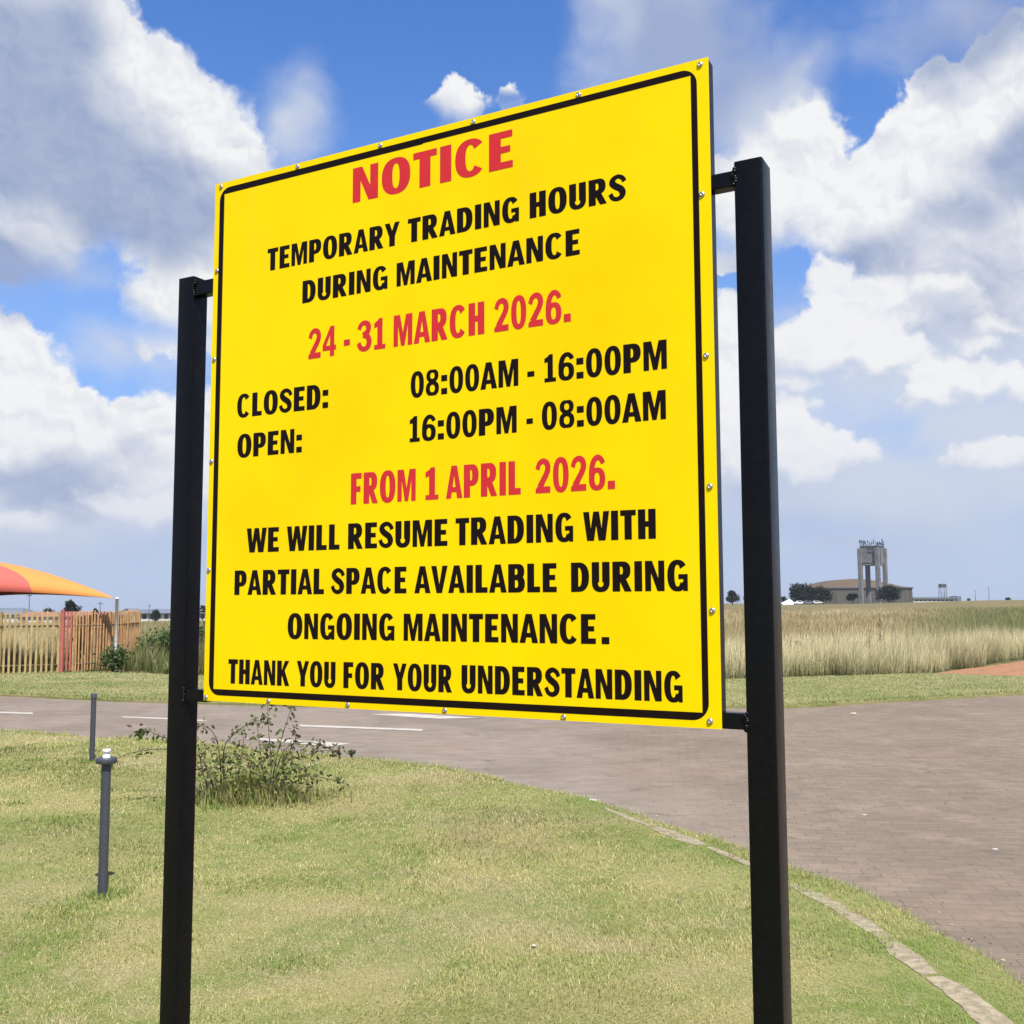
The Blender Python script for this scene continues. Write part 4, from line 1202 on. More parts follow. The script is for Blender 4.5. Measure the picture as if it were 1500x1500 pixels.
# tall seeding weeds standing out of the field grass
for k, (px, ptop, Y, lab) in enumerate(((1290, 905, 30.0, 'tallest brown seeding weed stalk in the straw grass, right of the sign'), (1274, 922, 29.0, 'shorter brown weed stalk just left of the tallest one in the grass'),
                                        (1167, 938, 27.0, 'dark thin weed stalk in the grass close to the right sign post'))):
    g0 = at(px, 960, Y); top = at(px, ptop, Y)
    z0 = float(terrain(g0.x, Y))
    root = empty('weed_stalk', (g0.x, Y, z0), lab, 'weed')
    hh = top.z - z0
    mb = MB(); mb.tube([(0, 0, -.03), (.02, 0, hh * .5), (.01, .02, hh)], [.009, .007, .003], 5)
    for i in range(7):
        zz = hh * random.uniform(.4, .95); a = random.uniform(0, 6.28); l = random.uniform(.06, .16)
        mb.tube([(.015, 0, zz), (.015 + l * math.cos(a), l * math.sin(a), zz + l * .9)], [.005, .002], 4)
    mb.build('stem', M_BARK, root)
    n = 160
    P = np.stack([rng.normal(.01, .05, n), rng.normal(0, .05, n), rng.uniform(hh * .45, hh * 1.0, n)], 1)
    v, t, c = leaves(P, .022, np.array([.11, .10, .05]) * np.ones((n, 1)))
    tag(mesh_np('seed_heads', v, t, M_LEAF, root, c), kind='stuff')

# ------------------------------------------------------------------ fence and canopy on the left
M_OCHRE = paint('ochre_fence_paint', (0.36, 0.270, 0.125), 0.7, 0.2, 5.0, spec=0.2, dirt=((0.22, 0.15, 0.07), 3.0, 0.5))
M_ORANGE = paint('orange_brown_fence_paint', (0.43, 0.255, 0.115), 0.7, 0.2, 5.0, spec=0.2, dirt=((0.24, 0.11, 0.06), 3.0, 0.5))
M_RED = paint('red_fence_paint', (0.34, 0.095, 0.075), 0.6, 0.12, 5.0, dirt=((0.22, 0.06, 0.05), 3.0, 0.4))
M_RUST = paint('rust_brown_paint', (0.13, 0.052, 0.030), 0.8, 0.3, 6.0, spec=0.1, dirt=((0.06, 0.03, 0.02), 3.0, 0.6))
M_RAIL = paint('dark_rail', (0.10, 0.065, 0.04), 0.7, 0.2, 8.0)

def palisade(label, line, height, mat, spacing=.118, rails=(.18, 1.14), skip=None, rail_mat=None, width=.054):
    pts = resample(line, spacing)
    x0, y0 = pts[0]
    root = empty('palisade_fence', (x0, y0, 0), label, 'fence')
    pm = MB(); rm = MB()
    for i in range(len(pts) - 1):
        (ax, ay), (bx, by) = pts[i], pts[i + 1]
        d = Vector((bx - ax, by - ay, 0)).normalized(); nrm = Vector((d.y, -d.x, 0))
        p = Vector((ax - x0, ay - y0, 0)) + Vector((random.gauss(0, .004), 0, 0))
        h_ = height + random.gauss(0, .018); w_ = width / 2; t = .008
        tilt = random.gauss(0, .006)
        # W-section pale: two flanges and a proud middle, rounded top
        prof = [(-w_, 0), (-w_ * .35, .012), (w_ * .35, .012), (w_, 0), (w_, -t), (-w_, -t)]
        vs = []
        for z, sc in ((.0, 1), (h_ - .06, 1), (h_, .35)):
            for u, v in prof:
                q = p + d * (u * sc + tilt * z) + nrm * (v + .012) ; vs.append((q.x, q.y, z))
        m_ = len(prof)
        fs = [(k * m_ + j, k * m_ + (j + 1) % m_, (k + 1) * m_ + (j + 1) % m_, (k + 1) * m_ + j) for k in range(2) for j in range(m_)]
        fs += [tuple(2 * m_ + j for j in range(m_))]
        pm.add(vs, fs)
    for z in rails:
        rm.tube([(x - x0, y - y0 + .02, z) for x, y in resample(line, 1.2)], [.024] * len(resample(line, 1.2)), 4)
    pm.build('pales', mat, root)
    rm.build('rails', rail_mat or M_RAIL, root)
    # standards behind the pales
    sp = resample(line, 2.6)
    for x, y in sp:
        mb = MB(); mb.box(x - x0 - .03, x - x0 + .03, y - y0 + .035, y - y0 + .095, -.05, height - .03)
        mb.build('fence_post', rail_mat or mat, root)
    return root

FX = lambda px, Y: at(px, 900, Y).x
palisade('ochre yellow palisade fence running out of the left edge', [(-19.5, 23.1), (FX(0, 25.3), 25.3), (FX(86, 25.75), 25.75)], 1.52, M_OCHRE)
palisade('orange brown palisade fence behind the white canopy pole', [(FX(108, 26.0), 26.0), (FX(160, 27.4), 27.4), (FX(186, 28.6), 28.6), (FX(203, 30.4), 30.4)], 1.50, M_ORANGE, spacing=.120, width=.052)
palisade('rust brown fence row standing close behind the orange fence', [(FX(104, 28.0), 28.0), (FX(150, 29.0), 29.0), (FX(190, 31.0), 31.0)], 1.40, M_RUST, spacing=.088, rails=(.3, 1.0, 1.2), rail_mat=M_RUST, width=.07)
def red_gate_post():
    x, y = FX(92.5, 25.72), 25.72
    root = empty('gate_post', (x, y, 0), 'red painted steel gate post between the ochre and orange fences', 'post')
    mb = MB(); mb.rtube(-.045, .045, -.045, .045, -.05, 1.53, .012); mb.build('post', M_RED, root)
    mb = MB(); mb.box(-.050, .050, -.050, .050, 1.5305, 1.540); mb.build('cap', M_RED, root)
    for k, dx in enumerate((.115, .20)):
        mb = MB(); mb.box(dx - .024, dx + .024, .01, .03, .05, 1.5); mb.build('pale', M_RED, root)
    for zz in (1.10, .20):
        mb = MB(); mb.box(.056, .235, .031, .06, zz, zz + .05); mb.build('gate_rail', M_RAIL, root)
red_gate_post()

def build_canopy():
    Y = 26.9
    fr = at(171.5, 876.5, Y)
    base = Vector((fr.x, Y, 0))
    root = empty('shade_canopy', base, 'orange and red shade net canopy on white poles beside the palisade fence', 'canopy')
    def cloth():
        m, w, b = mat_new('shade_net')
        at_ = w.n('ShaderNodeAttribute', attribute_name='tint')
        sx = w.n('ShaderNodeSeparateColor'); w.put(sx.inputs[0], at_.outputs['Color'])
        ca, cb = w.m('MULTIPLY_ADD', sx.outputs[0], 2, -1), w.m('MULTIPLY_ADD', sx.outputs[1], 2, -1)
        p = w.n('ShaderNodeTexCoord').outputs['Object']
        nz = w.noise(p, 60, 3, 0.6)
        # panels sewn together: red front, back and left, orange on the right
        ratio = w.m('DIVIDE', ca, w.m('MAXIMUM', w.m('ABSOLUTE', cb), 0.001))
        r1 = w.m('MULTIPLY', w.m('LESS_THAN', ratio, 0.40), w.m('LESS_THAN', cb, 0))
        r2 = w.m('GREATER_THAN', cb, 0.12)
        c = w.mix(w.m('MAXIMUM', r1, r2), (0.66, 0.255, 0.070), (0.50, 0.115, 0.098))
        w.put(b.inputs['Base Color'], w.mix(w.m('MULTIPLY', nz, 0.2), c, (0.30, 0.10, 0.05)))
        b.inputs['Roughness'].default_value = 0.8; b.inputs['Specular IOR Level'].default_value = 0.08
        return m
    Mc = cloth()
    zc = fr.z
    FRc = Vector((0, 0, zc)); FLc = Vector((-4.5, -4.4, zc + .02)); BRc = Vector((-6.9, 5.4, zc - .20)); BLc = Vector((-11.4, 1.0, zc))
    n = 64; V = []; C = []
    for j in range(n + 1):
        for i in range(n + 1):
            a, b = 2 * i / n - 1, 2 * j / n - 1          # a: left..right, b: front..back
            s, t = (a + 1) / 2, (b + 1) / 2
            P = FLc * (1 - s) * (1 - t) + FRc * s * (1 - t) + BLc * (1 - s) * t + BRc * s * t
            ctr = (FLc + FRc + BLc + BRc) / 4
            # edges are cut in curves between the corners
            pull = .085 * ((1 - a * a) * b * b + (1 - b * b) * a * a)
            P = P.lerp(ctr, pull)
            e = (1 - a * a) * (1 - b * b)
            P.z = zc + (.02 + .15 * max(0, -b)) * (1 - a * a) * b * b + .14 * (1 - b * b) * a * a + 1.16 * (max(e, 0) ** .50)
            V.append(tuple(P))
            C.append((s, t, 0))
    F = []
    for j in range(n):
        for i in range(n):
            q = (j * (n + 1) + i, j * (n + 1) + i + 1, (j + 1) * (n + 1) + i + 1, (j + 1) * (n + 1) + i)
            F += [(q[0], q[1], q[2]), (q[0], q[2], q[3])]
    o = mesh_np('canopy', np.array(V), np.array(F), Mc, root, np.array(C), smooth=True)
    so = o.modifiers.new('thick', 'SOLIDIFY'); so.thickness = 0.006
    for c in (FRc, FLc, BRc, BLc):
        mb = MB(); mb.lathe([(.040, -.05), (.040, zc - .015), (.045, zc - .014), (.045, zc + .012), (.012, zc + .03)], c.x, c.y, 20); mb.build('pole', M_WHITE, root)
build_canopy()

# ------------------------------------------------------------------ far things
M_CONCRETE = paint('weathered_concrete', (0.165, 0.165, 0.168), 0.9, 0.15, .4, spec=0.1, dirt=((0.08, 0.08, 0.085), .35, 0.6))
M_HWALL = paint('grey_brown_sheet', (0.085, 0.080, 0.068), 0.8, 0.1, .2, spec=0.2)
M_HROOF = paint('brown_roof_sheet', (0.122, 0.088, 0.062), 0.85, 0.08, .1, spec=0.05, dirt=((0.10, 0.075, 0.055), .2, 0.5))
M_DARK = paint('dark_steel', (0.055, 0.060, 0.072), 0.7, 0.2, 1.0)
M_GLASS = paint('dark_window', (0.02, 0.025, 0.03), 0.2, 0.1, 1.0)
M_SLATE = paint('slate_blue_roof', (0.13, 0.15, 0.185), 0.6, 0.1, .3)
M_PALEWALL = paint('pale_plaster', (0.50, 0.49, 0.46), 0.85, 0.08, .5)
M_BRICKRED = paint('red_brown_sheet', (0.27, 0.125, 0.09), 0.8, 0.12, .5)

def hit(px, py):
    """where the ray through a pixel meets the terrain"""
    d = ray(px, py)
    for Y in np.geomspace(20, 1500, 4000):
        t = Y / d[1]
        if EYE + d[2] * t <= float(terrain(d[0] * t, Y)):
            return Vector((d[0] * t, Y, float(terrain(d[0] * t, Y))))
    return None

def tree(px, ptop, wpx, Y, label, trunk=.22, col=(.035, .048, .026), name='tree', group=None, dens=1.0, nclump=None):
    s = Y / F_PX
    x = at(px, 880, Y).x; z0 = float(terrain(x, Y))
    top = at(px, ptop, Y).z
    Ht = max(top - z0, .8); Wd = wpx * s / 2
    root = empty(name, (x, Y, z0), label, 'tree', group)
    st = random.getstate(); random.seed(int(px * 7 + Y))
    ch = Ht * (1 - trunk); cz = Ht * trunk
    k = nclump or 16
    cl = []
    for i in range(k):
        a = random.uniform(0, 6.28); r = Wd * .72 * math.sqrt(random.random()); zz = random.random()
        wide = math.sin(math.pi * min(.95, .22 + .72 * zz)) ** .7
        cl.append(Vector((r * wide * math.cos(a), r * wide * math.sin(a), cz + ch * (.12 + .74 * zz))))
    mb = MB()
    mb.tube([(0, 0, -.3), (random.uniform(-.1, .1) * Wd * .3, 0, cz), (random.uniform(-.1, .1) * Wd, 0, cz + ch * .5)], [Ht * .035, Ht * .028, Ht * .012], 7)
    for c in cl[:8]:
        mb.tube([(0, 0, cz * .85), (c.x * .5, c.y * .5, cz + (c.z - cz) * .55), tuple(c)], [Ht * .018, Ht * .011, Ht * .004], 5)
    mb.build('trunk', M_BARK, root)
    P = []
    for c in cl:
        rad = random.uniform(.22, .50) * min(Wd, ch * .8)
        m_ = int(210 * dens)
        q = rng.normal(0, 1, (m_, 3)); q /= np.linalg.norm(q, axis=1)[:, None]
        q *= (rad * rng.uniform(.45, 1.3, m_) )[:, None]; q[:, 2] *= .75
        P.append(q + np.array(tuple(c)))
    P = np.concatenate(P)
    size = max(.10, .085 * min(Ht, Wd * 2))
    v, t, c = leaves(P, size * .72, np.array(col) * .50 * np.ones((len(P), 1)), flat=.3)
    mesh_np('crown', v, t, M_LEAF, root, c)
    random.setstate(st)

def build_water_tower():
    Y = 430.0; s = Y / F_PX
    x = at(1280, 880, Y).x; z0 = float(terrain(x, Y))
    S_ = 8.3; h = S_ / 2
    root = empty('water_tower', (x, Y, z0), 'tall grey concrete water tower on four legs with aerials crowding its roof', 'water tower', rotz=R(-42))
    zt0 = at(1280, 828.5, Y).z - z0; zt1 = at(1280, 802, Y).z - z0
    mb = MB(); mb.box(-h + .5, h - .5, -h + .5, h - .5, zt0, zt1)
    mb.box(-h + .35, h - .35, -h + .35, h - .35, zt0 + 1.0, zt0 + 1.5)
    mb.build('tank', M_CONCRETE, root, .08)
    mb = MB(); mb.box(-h + .4, h - .4, -h + .4, h - .4, zt1 + .002, zt1 + .55); mb.build('parapet', M_DARK, root)
    for sx in (-1, 1):
        for sy in (-1, 1):
            mb = MB(); cx, cy = sx * (h - .45), sy * (h - .45)
            mb.box(cx - .8, cx + .8, cy - .8, cy + .8, -.5, zt1 - .4); mb.build('leg', M_CONCRETE, root, .06)
    # dark openings high on the tank
    for u0, u1, v0, v1 in ((-.6, 2.4, .86, .95), (-.6, 2.2, .66, .76)):
        mb = MB(); mb.box(u0, u1, -h + .46, -h + .52, zt0 + (zt1 - zt0) * v0, zt0 + (zt1 - zt0) * v1); mb.build('vent', M_DARK, root)
    mb = MB(); mb.box(h - .46, h - .38, -1.6, -.2, zt0 + .3, zt1 - .2); mb.build('ladder', M_DARK, root)
    st = random.getstate(); random.seed(5)
    for i in range(34):
        a = i / 34 * 4; side = int(a); f = (a - side) * 2 - 1; r = h - .5
        px, py = ((f * r, -r), (r, f * r), (-f * r, r), (-r, -f * r))[side]
        hh = random.uniform(1.0, 2.9)
        mb = MB(); mb.tube([(px, py, zt1), (px, py, zt1 + .55 + hh)], [.075, .06], 5)
        if random.random() < .75:
            q = zt1 + .55 + hh * random.uniform(.3, .7)
            mb.box(px - .17, px + .17, py - .24, py - .08, q, q + random.uniform(.6, 1.3))
        if random.random() < .4:
            q = zt1 + .6 + hh * .3; mb.lathe([(.05, q), (.42, q + .12), (.45, q + .2)], px + .2, py, 10)
        mb.build('aerial', M_DARK, root)
    for i in range(5):
        zz = zt0 - 6 + i * 2.0; mb = MB(); mb.box(h + .30, h + .62, -h + .2, -h + .5, zz, zz + random.uniform(.5, 1.1)); mb.tube([(h + .2, -h + .4, zz - .3), (h + .45, -h + .35, zz + .2)], [.06, .06], 5)
        if i < 3: mb.build('aerial', M_DARK, root)
    random.setstate(st)
build_water_tower()

def build_hangar():
    Y = 470.0
    xl, xr = at(1206, 880, Y).x, at(1337, 880, Y).x
    cx = (xl + xr) / 2; z0 = float(terrain(cx, Y)) - .3
    zw = at(1270, 862, Y).z - z0; zr = at(1270, 846.5, Y).z - z0
    hw = (xr - xl) / 2; D = 56.0
    root = empty('hangar', (cx, Y, z0), 'wide grey brown hangar with a shallow curved brown roof, standing behind the water tower', 'hangar')
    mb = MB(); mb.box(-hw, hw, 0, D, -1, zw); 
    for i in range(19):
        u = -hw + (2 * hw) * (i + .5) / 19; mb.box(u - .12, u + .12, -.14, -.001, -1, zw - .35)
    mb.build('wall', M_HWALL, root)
    mb = MB(); mb.box(-hw - .5, hw + .5, -.5, D + .5, zw + .002, zw + .45); mb.build('fascia', M_DARK, root)
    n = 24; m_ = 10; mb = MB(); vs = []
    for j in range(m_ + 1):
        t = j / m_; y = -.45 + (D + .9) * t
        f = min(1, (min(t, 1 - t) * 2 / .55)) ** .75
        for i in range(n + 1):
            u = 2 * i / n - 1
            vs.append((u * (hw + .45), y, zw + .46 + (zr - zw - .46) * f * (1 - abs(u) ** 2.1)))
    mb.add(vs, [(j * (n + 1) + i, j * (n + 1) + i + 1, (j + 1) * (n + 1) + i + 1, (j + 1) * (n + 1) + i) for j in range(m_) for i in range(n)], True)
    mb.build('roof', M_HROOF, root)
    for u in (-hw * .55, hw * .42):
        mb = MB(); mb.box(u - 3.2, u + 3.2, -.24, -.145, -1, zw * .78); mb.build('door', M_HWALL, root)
build_hangar()

def build_right_row():
    Y = 500.0
    xl, xr = at(1338, 880, Y).x, at(1401, 880, Y).x
    z0 = float(terrain((xl + xr) / 2, Y)) - .3
    zt = at(1370, 877.0, Y).z - z0
    root = empty('long_building', (xl, Y, z0), 'long low white building with a dark flat roof, right of the hangar', 'building')
    L = xr - xl
    mb = MB(); mb.box(0, L, 0, 9, -1, zt); mb.build('wall', M_PALEWALL, root)
    mb = MB(); mb.box(-.5, L + .1, -.8, 9.8, zt + .002, zt + .75); mb.build('roof', M_SLATE, root)
    for i in range(9):
        mb = MB(); u = 1 + i * (L - 2) / 9; mb.box(u, u + 1.3, -.06, -.002, .7, max(zt - .5, 1.2)); mb.build('window', M_GLASS, root)
    x2 = at(1407.5, 880, Y).x - xl; zb = at(1404, 873.2, Y).z - z0
    mb = MB(); mb.box(L + .12, x2, -.6, 8, -1, zb); mb.build('end_block', M_SLATE, root)
    # small steel tank stand
    Y = 530.0
    x = at(1381.5, 880, Y).x; z0 = float(terrain(x, Y)); zt = at(1381, 860.5, Y).z - z0; z1 = at(1381, 855.5, Y).z - z0
    root = empty('tank_stand', (x, Y, z0), 'small dark steel water tank on thin legs beyond the long low building', 'water tank')
    mb = MB(); mb.box(-1.45, 1.45, -1.45, 1.45, zt + .16, z1); mb.build('tank', M_DARK, root, .05)
    mb = MB(); mb.box(-1.9, 1.9, -1.9, 1.9, zt, zt + .155); mb.build('platform', M_DARK, root)
    for sx in (-1, 1):
        for sy in (-1, 1):
            mb = MB(); mb.tube([(sx * 1.5, sy * 1.5, -.3), (sx * 1.25, sy * 1.25, zt)], [.17, .15], 5); mb.build('leg', M_DARK, root)
    mb = MB(); mb.tube([(-1.4, -1.4, zt * .25), (1.3, -1.35, zt * .7)], [.07, .07], 4); mb.tube([(1.4, -1.4, zt * .25), (-1.3, -1.35, zt * .7)], [.07, .07], 4); mb.build('brace', M_DARK, root)
    # white marquee and parked vehicles under the trees
    Y = 405.0
    xl, xr = at(1146, 880, Y).x, at(1165, 880, Y).x; z0 = float(terrain(xl, Y)) - .1
    zt = at(1158, 880.2, Y).z - z0
    root = empty('white_tent', (xl, Y, z0), 'white pitched tent under the trees left of the hangar', 'tent')
    L = xr - xl
    mb = MB(); mb.add([(0, 0, zt * .35), (L, 0, zt * .35), (L, 5, zt * .35), (0, 5, zt * .35), (L * .78, 2.5, zt + .5), (L * .60, 2.5, zt + .5)], [(0, 1, 4, 5), (1, 2, 4), (2, 3, 5, 4), (3, 0, 5)]); mb.build('roof', M_WHITE, root)
    mb = MB(); mb.box(.05, L - .05, .05, 4.95, -.5, zt * .35 - .002); mb.build('wall', M_WHITE, root)
    for k, (px, lab, mat) in enumerate(((1171, 'white parked car nearest the white tent', M_WHITE), (1183, 'blue grey parked car under the middle of the dark trees', M_SLATE), (1196, 'pale parked car by the left end of the hangar', M_PALEWALL))):
        x = at(px, 880, Y).x; z0 = float(terrain(x, Y))
        root = empty('parked_car', (x, Y, z0), lab, 'car', 'cars parked under the far trees')
        mb = MB()
        side = [(-2.1, .35), (-2.1, .85), (-1.25, .98), (-.75, 1.45), (.75, 1.45), (1.35, .98), (2.1, .9), (2.15, .4)]
        vs = [(u, -.85, z) for u, z in side] + [(u, .85, z) for u, z in side]; n = len(side)
        mb.add(vs, [tuple(range(n)), tuple(range(2 * n - 1, n - 1, -1))] + [(i, n + i, n + (i + 1) % n, (i + 1) % n) for i in range(n)])
        mb.build('body', mat, root, .04)
        mb = MB(); mb.add([(u, -.86, z) for u, z in ((-1.1, 1.0), (-.68, 1.38), (.68, 1.38), (1.15, 1.0))], [(0, 3, 2, 1)]); mb.build('window', M_GLASS, root)
        for u in (-1.3, 1.3):
            mb = MB()
            vs = [(u + .33 * math.cos(a), yy, .33 + .33 * math.sin(a)) for yy in (-.9, -.68) for a in [2 * math.pi * i / 14 for i in range(14)]]
            mb.add(vs, [tuple(range(14)), tuple(range(27, 13, -1))] + [(i, 14 + i, 14 + (i + 1) % 14, (i + 1) % 14) for i in range(14)]); mb.build('wheel', M_DARK, root)
    for px, pt, lab in ((1449, 860, 'taller thin mast on the right skyline'), (1429, 864, 'shorter thin mast on the right skyline')):
        Y = 560.0; x = at(px, 880, Y).x; z0 = float(terrain(x, Y)); ht = at(px, pt, Y).z - z0
        root = empty('mast', (x, Y, z0), lab, 'mast')
        mb = MB(); mb.tube([(0, 0, -.5), (0, 0, ht)], [.15, .10], 6); mb.build('pole', M_DARK, root)
        mb = MB(); mb.box(-.45, .45, -.05, .05, ht * .93, ht * .95); mb.build('crossbar', M_DARK, root)
build_right_row()

G_ = 'trees along the far edge of the field'
tree(1073, 865.5, 25, 430, 'dark bushy tree seen between the sign and its right post', .20, group=G_)
tree(1095, 871, 17, 432, 'dark tree half hidden by the right sign post', .2, group=G_)
tree(1148, 874, 12, 425, 'small thin tree at the right edge of the sign post', .3, group=G_, dens=.5)
tree(1174, 857, 52, 425, 'broad dark tree above the white tent', .24, group=G_, nclump=26)
tree(1205, 861, 36, 428, 'dark tree overlapping the left end of the hangar', .22, group=G_, nclump=20)
tree(1249, 868.5, 24, 440, 'small thin crowned tree in front of the hangar wall', .34, (.06, .07, .05), group=G_, dens=.55)
tree(1301, 859, 46, 405, 'round dark tree at the foot of the water tower', .16, group=G_, nclump=28)
tree(1477, 874.5, 9, 560, 'small round bush on the skyline near the right edge', .12, group=G_)
tree(1419, 876.8, 9, 560, 'low dark bush on the skyline beside the masts', .08, group=G_)

def build_left_row():
    Y = 300.0
    xl, xr = at(193, 890, Y).x, at(330, 890, Y).x
    z0 = float(terrain((xl + xr) / 2, Y)) - .3
    ze = at(240, 898.0, Y).z - z0; zr = at(240, 892.2, Y).z - z0
    root = empty('long_house', (xl, Y, z0), 'long low pale building with a slate blue roof beyond the fence end', 'building')
    L = xr - xl
    mb = MB(); mb.box(0, L, 0, 9, -1, ze); mb.build('wall', M_PALEWALL, root)
    mb = MB()
    mb.add([(-.6, -.8, ze + .01), (L + .6, -.8, ze + .01), (L + .6, 4.5, zr), (-.6, 4.5, zr), (L + .6, 9.8, ze + .01), (-.6, 9.8, ze + .01)], [(0, 1, 2, 3), (3, 2, 4, 5), (0, 3, 5), (1, 4, 2)])
    mb.build('roof', M_SLATE, root)
    mb = MB(); mb.box(-.6, L + .6, -.82, -.70, ze - .35, ze + .005); mb.build('gutter', M_DARK, root)
    for i in range(12):
        u = 1.2 + i * (L - 2) / 12; mb = MB(); mb.box(u, u + 1.0, -.06, -.002, ze * .35, ze * .85); mb.build('window', M_GLASS, root)
    xg0, xg1 = at(172, 890, Y - 4).x, at(199, 890, Y - 4).x
    root = empty('gabled_house', (xg0, Y - 4, z0), 'small gabled pale house just behind the orange fence end', 'building')
    L = xg1 - xg0; zg = at(186, 891.3, Y).z - z0
    mb = MB(); mb.add([(0, 0, -1), (L, 0, -1), (L, 0, ze), (L / 2, 0, zg - .1), (0, 0, ze), (0, 8, -1), (L, 8, -1), (L, 8, ze), (L / 2, 8, zg - .1), (0, 8, ze)],
                      [(0, 1, 2, 3, 4), (9, 8, 7, 6, 5), (0, 4, 9, 5), (2, 1, 6, 7)]); mb.build('wall', M_PALEWALL, root)
    mb = MB(); mb.add([(-.5, -.4, ze - .15), (L / 2, -.4, zg), (L / 2, 8.4, zg), (-.5, 8.4, ze - .15), (L + .5, -.4, ze - .15), (L + .5, 8.4, ze - .15)], [(0, 1, 2, 3), (1, 4, 5, 2)]); mb.build('roof', M_SLATE, root)
    # dark hipped roof at the left edge, long rust coloured shed beside it
    Y = 150.0
    xl, xr = at(-70, 890, Y).x, at(29, 890, Y).x; z0 = float(terrain(xl, Y))
    ze = at(0, 900.5, Y).z - z0; zr = at(0, 890.5, Y).z - z0
    root = empty('hip_roofed_house', (xl, Y, z0), 'house with a dark hipped roof at the left edge behind the fence', 'building')
    L = xr - xl
    mb = MB(); mb.box(.4, L - .4, .4, 7.6, -1, ze); mb.build('wall', M_PALEWALL, root)
    mb = MB(); mb.add([(0, 0, ze), (L, 0, ze), (L, 8, ze), (0, 8, ze), (1.6, 4, zr), (L - 1.3, 4, zr)], [(0, 1, 5, 4), (1, 2, 5), (2, 3, 4, 5), (3, 0, 4), (3, 2, 1, 0)]); mb.build('roof', M_SLATE, root)
    Y = 135.0
    xl, xr = at(24, 890, Y).x, at(150, 890, Y).x; z0 = float(terrain(xl, Y))
    ze = at(60, 903.5, Y).z - z0; zr = at(60, 896.3, Y).z - z0
    root = empty('long_shed', (xl, Y, z0), 'long shed with a rust red roof and white wall behind the palisade fence', 'shed')
    L = xr - xl
    mb = MB(); mb.box(.2, L - .2, .3, 5.7, -1, ze); mb.build('wall', M_PALEWALL, root)
    mb = MB(); mb.add([(0, 0, ze), (L, 0, ze), (L, 3, zr), (0, 3, zr), (L, 6, ze), (0, 6, ze)], [(0, 1, 2, 3), (3, 2, 4, 5), (0, 3, 5), (1, 4, 2), (0, 5, 4, 1)]); mb.build('roof', M_BRICKRED, root)
    for i in range(5):
        u = .6 + i * (L - 1.2) / 5; mb = MB(); mb.box(u, u + .9, .24, .298, .1, ze * .8); mb.build('door', M_BRICKRED, root)
    for px, pt, Y, lab in ((147, 881, 200.0, 'dark pole behind the orange palisade fence'), (219, 885, 290.0, 'thin pole in front of the long low building'), (43, 868, 220.0, 'thin pole rising behind the ochre fence')):
        x = at(px, 880, Y).x; z0 = float(terrain(x, Y)); ht = at(px, pt, Y).z - z0
        root = empty('utility_pole', (x, Y, z0), lab, 'pole')
        mb = MB(); mb.tube([(0, 0, -.5), (0, 0, ht)], [.10, .07], 6); mb.build('pole', M_DARK, root)
        mb = MB(); mb.box(-.5, .5, -.05, .05, ht * .90, ht * .925); mb.build('crossbar', M_DARK, root)
build_left_row()
tree(104, 879, 28, 190, 'round open tree rising above the palisade fence under the canopy', .25, (.045, .055, .035), dens=.8)
tree(73, 891, 26, 170, 'low dark tree left of the round open tree behind the fence', .1, (.045, .05, .035))
tree(140, 889, 9, 120, 'thin upright tree behind the orange palisade fence', .2, (.06, .065, .035), dens=.6)
p_ = hit(228, 913)
tree(228, 892, 14, p_.y, 'small bushy tree alone in the field left of the sign', .15, (.05, .065, .035), dens=.8)
tree(297, 883.5, 10, 300, 'dark round tree showing between the left post and the panel', .3)

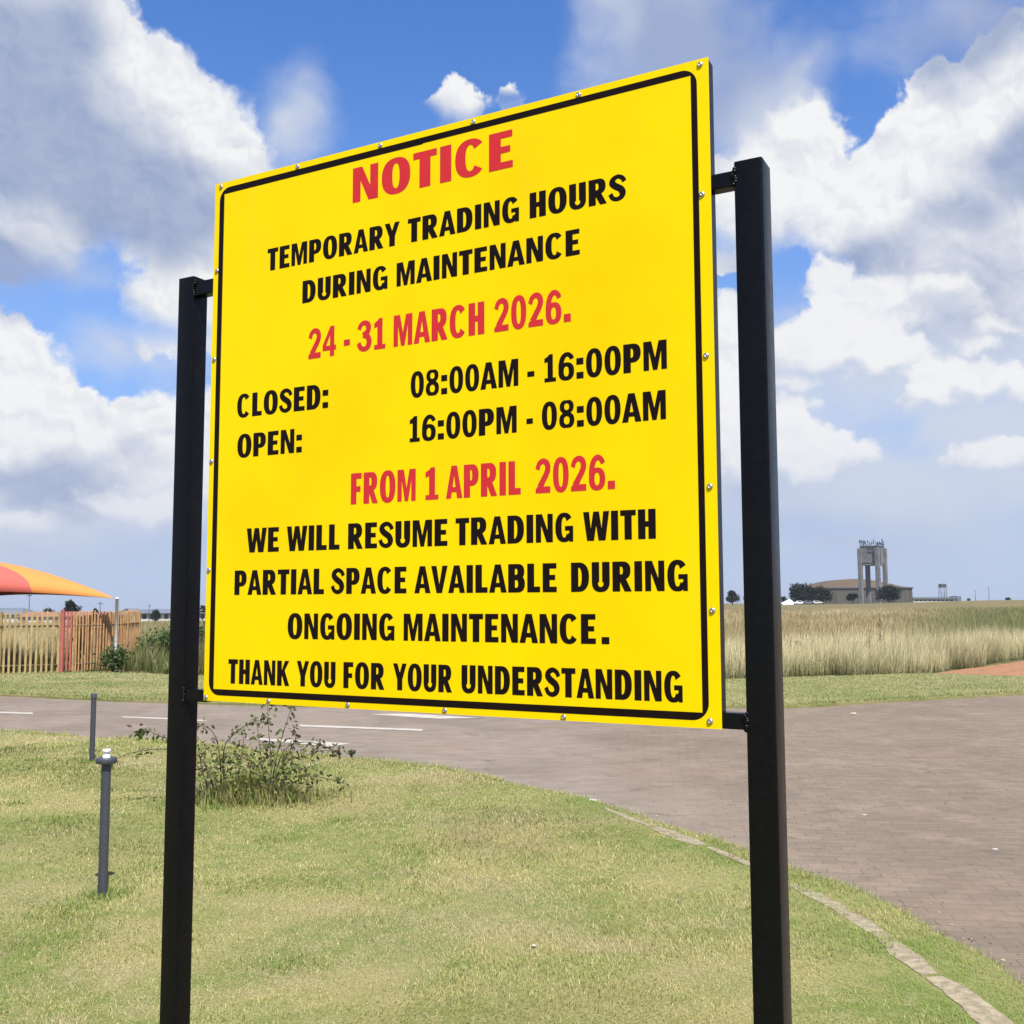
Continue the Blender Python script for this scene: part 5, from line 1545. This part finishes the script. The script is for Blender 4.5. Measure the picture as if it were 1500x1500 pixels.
# ------------------------------------------------------------------ litter
M_PAPER = paint('crumpled_paper', (0.50, 0.49, 0.47), 0.8, 0.06, 60)
def litter(px, py, size, z, label, flat=.6, name='litter'):
    x, y = ground(px, py, z)
    n, m_ = 12, 7; mb = MB(); vs = []
    for j in range(m_ + 1):
        ph = math.pi * j / m_
        for i in range(n):
            th = 2 * math.pi * i / n; r = size * random.uniform(.7, 1.15)
            vs.append((1.5 * r * math.sin(ph) * math.cos(th), r * math.sin(ph) * math.sin(th), size * flat * .9 - r * flat * math.cos(ph)))
    mb.add(vs, [(j * n + i, j * n + (i + 1) % n, (j + 1) * n + (i + 1) % n, (j + 1) * n + i) for j in range(m_) for i in range(n)])
    o = mb.build(name, M_PAPER); o.location = (x, y, z)
    tag(o, label, 'litter', 'scraps of litter')
litter(868, 1176, .028, -.02, 'white crumpled scrap at the lawn edge above the kerb end')
litter(782, 1386, .008, .01, 'tiny white scrap lying on the lawn below the sign', .5)
litter(1266, 1194, .014, -.034, 'flat white scrap on the paving right of the right post', .18)
litter(1458, 1244, .014, -.034, 'pale flat scrap on the paving near the right edge', .15)
litter(1250, 1046, .035, -.034, 'white scrap in the gutter across the road', .3)

def build_road_debris():
    n = 160
    x = rng.uniform(-6, 10, n); y = rng.uniform(4, 17.5, n)
    ok = inside(road_poly, x, y); x, y = x[ok], y[ok]
    # most of it gathers along the lawn edge
    E = np.array(NEAR_EDGE); E = E[(E[:, 1] > 3.5) & (E[:, 1] < 12)]
    i = rng.integers(0, len(E), 240); x = np.r_[x, E[i, 0] + np.abs(rng.normal(.05, .20, 240))]; y = np.r_[y, E[i, 1] + np.abs(rng.normal(.03, .15, 240))]
    ok = inside(road_poly, x, y); x, y = x[ok], y[ok]; n = len(x)
    col = np.array([.16, .12, .075]) * np.ones((n, 1)); r = rng.random(n)
    col = np.where((r < .6)[:, None], np.array([.40, .34, .20]), col); col = np.where((r > .93)[:, None], np.array([.10, .14, .04]), col)
    P = np.stack([x, y, np.full(n, ROAD_Z + .004)], 1)
    v, t, c = leaves(P, .010, col, flat=.92, long=2.2)
    v = v.copy(); v[:, 2] = np.maximum(v[:, 2], ROAD_Z + .002)
    tag(mesh_np('leaf_litter', v, t, M_LEAF, col=c), 'dry leaf scraps and grass clippings strewn on the paving', 'leaf litter', kind='stuff')
build_road_debris()
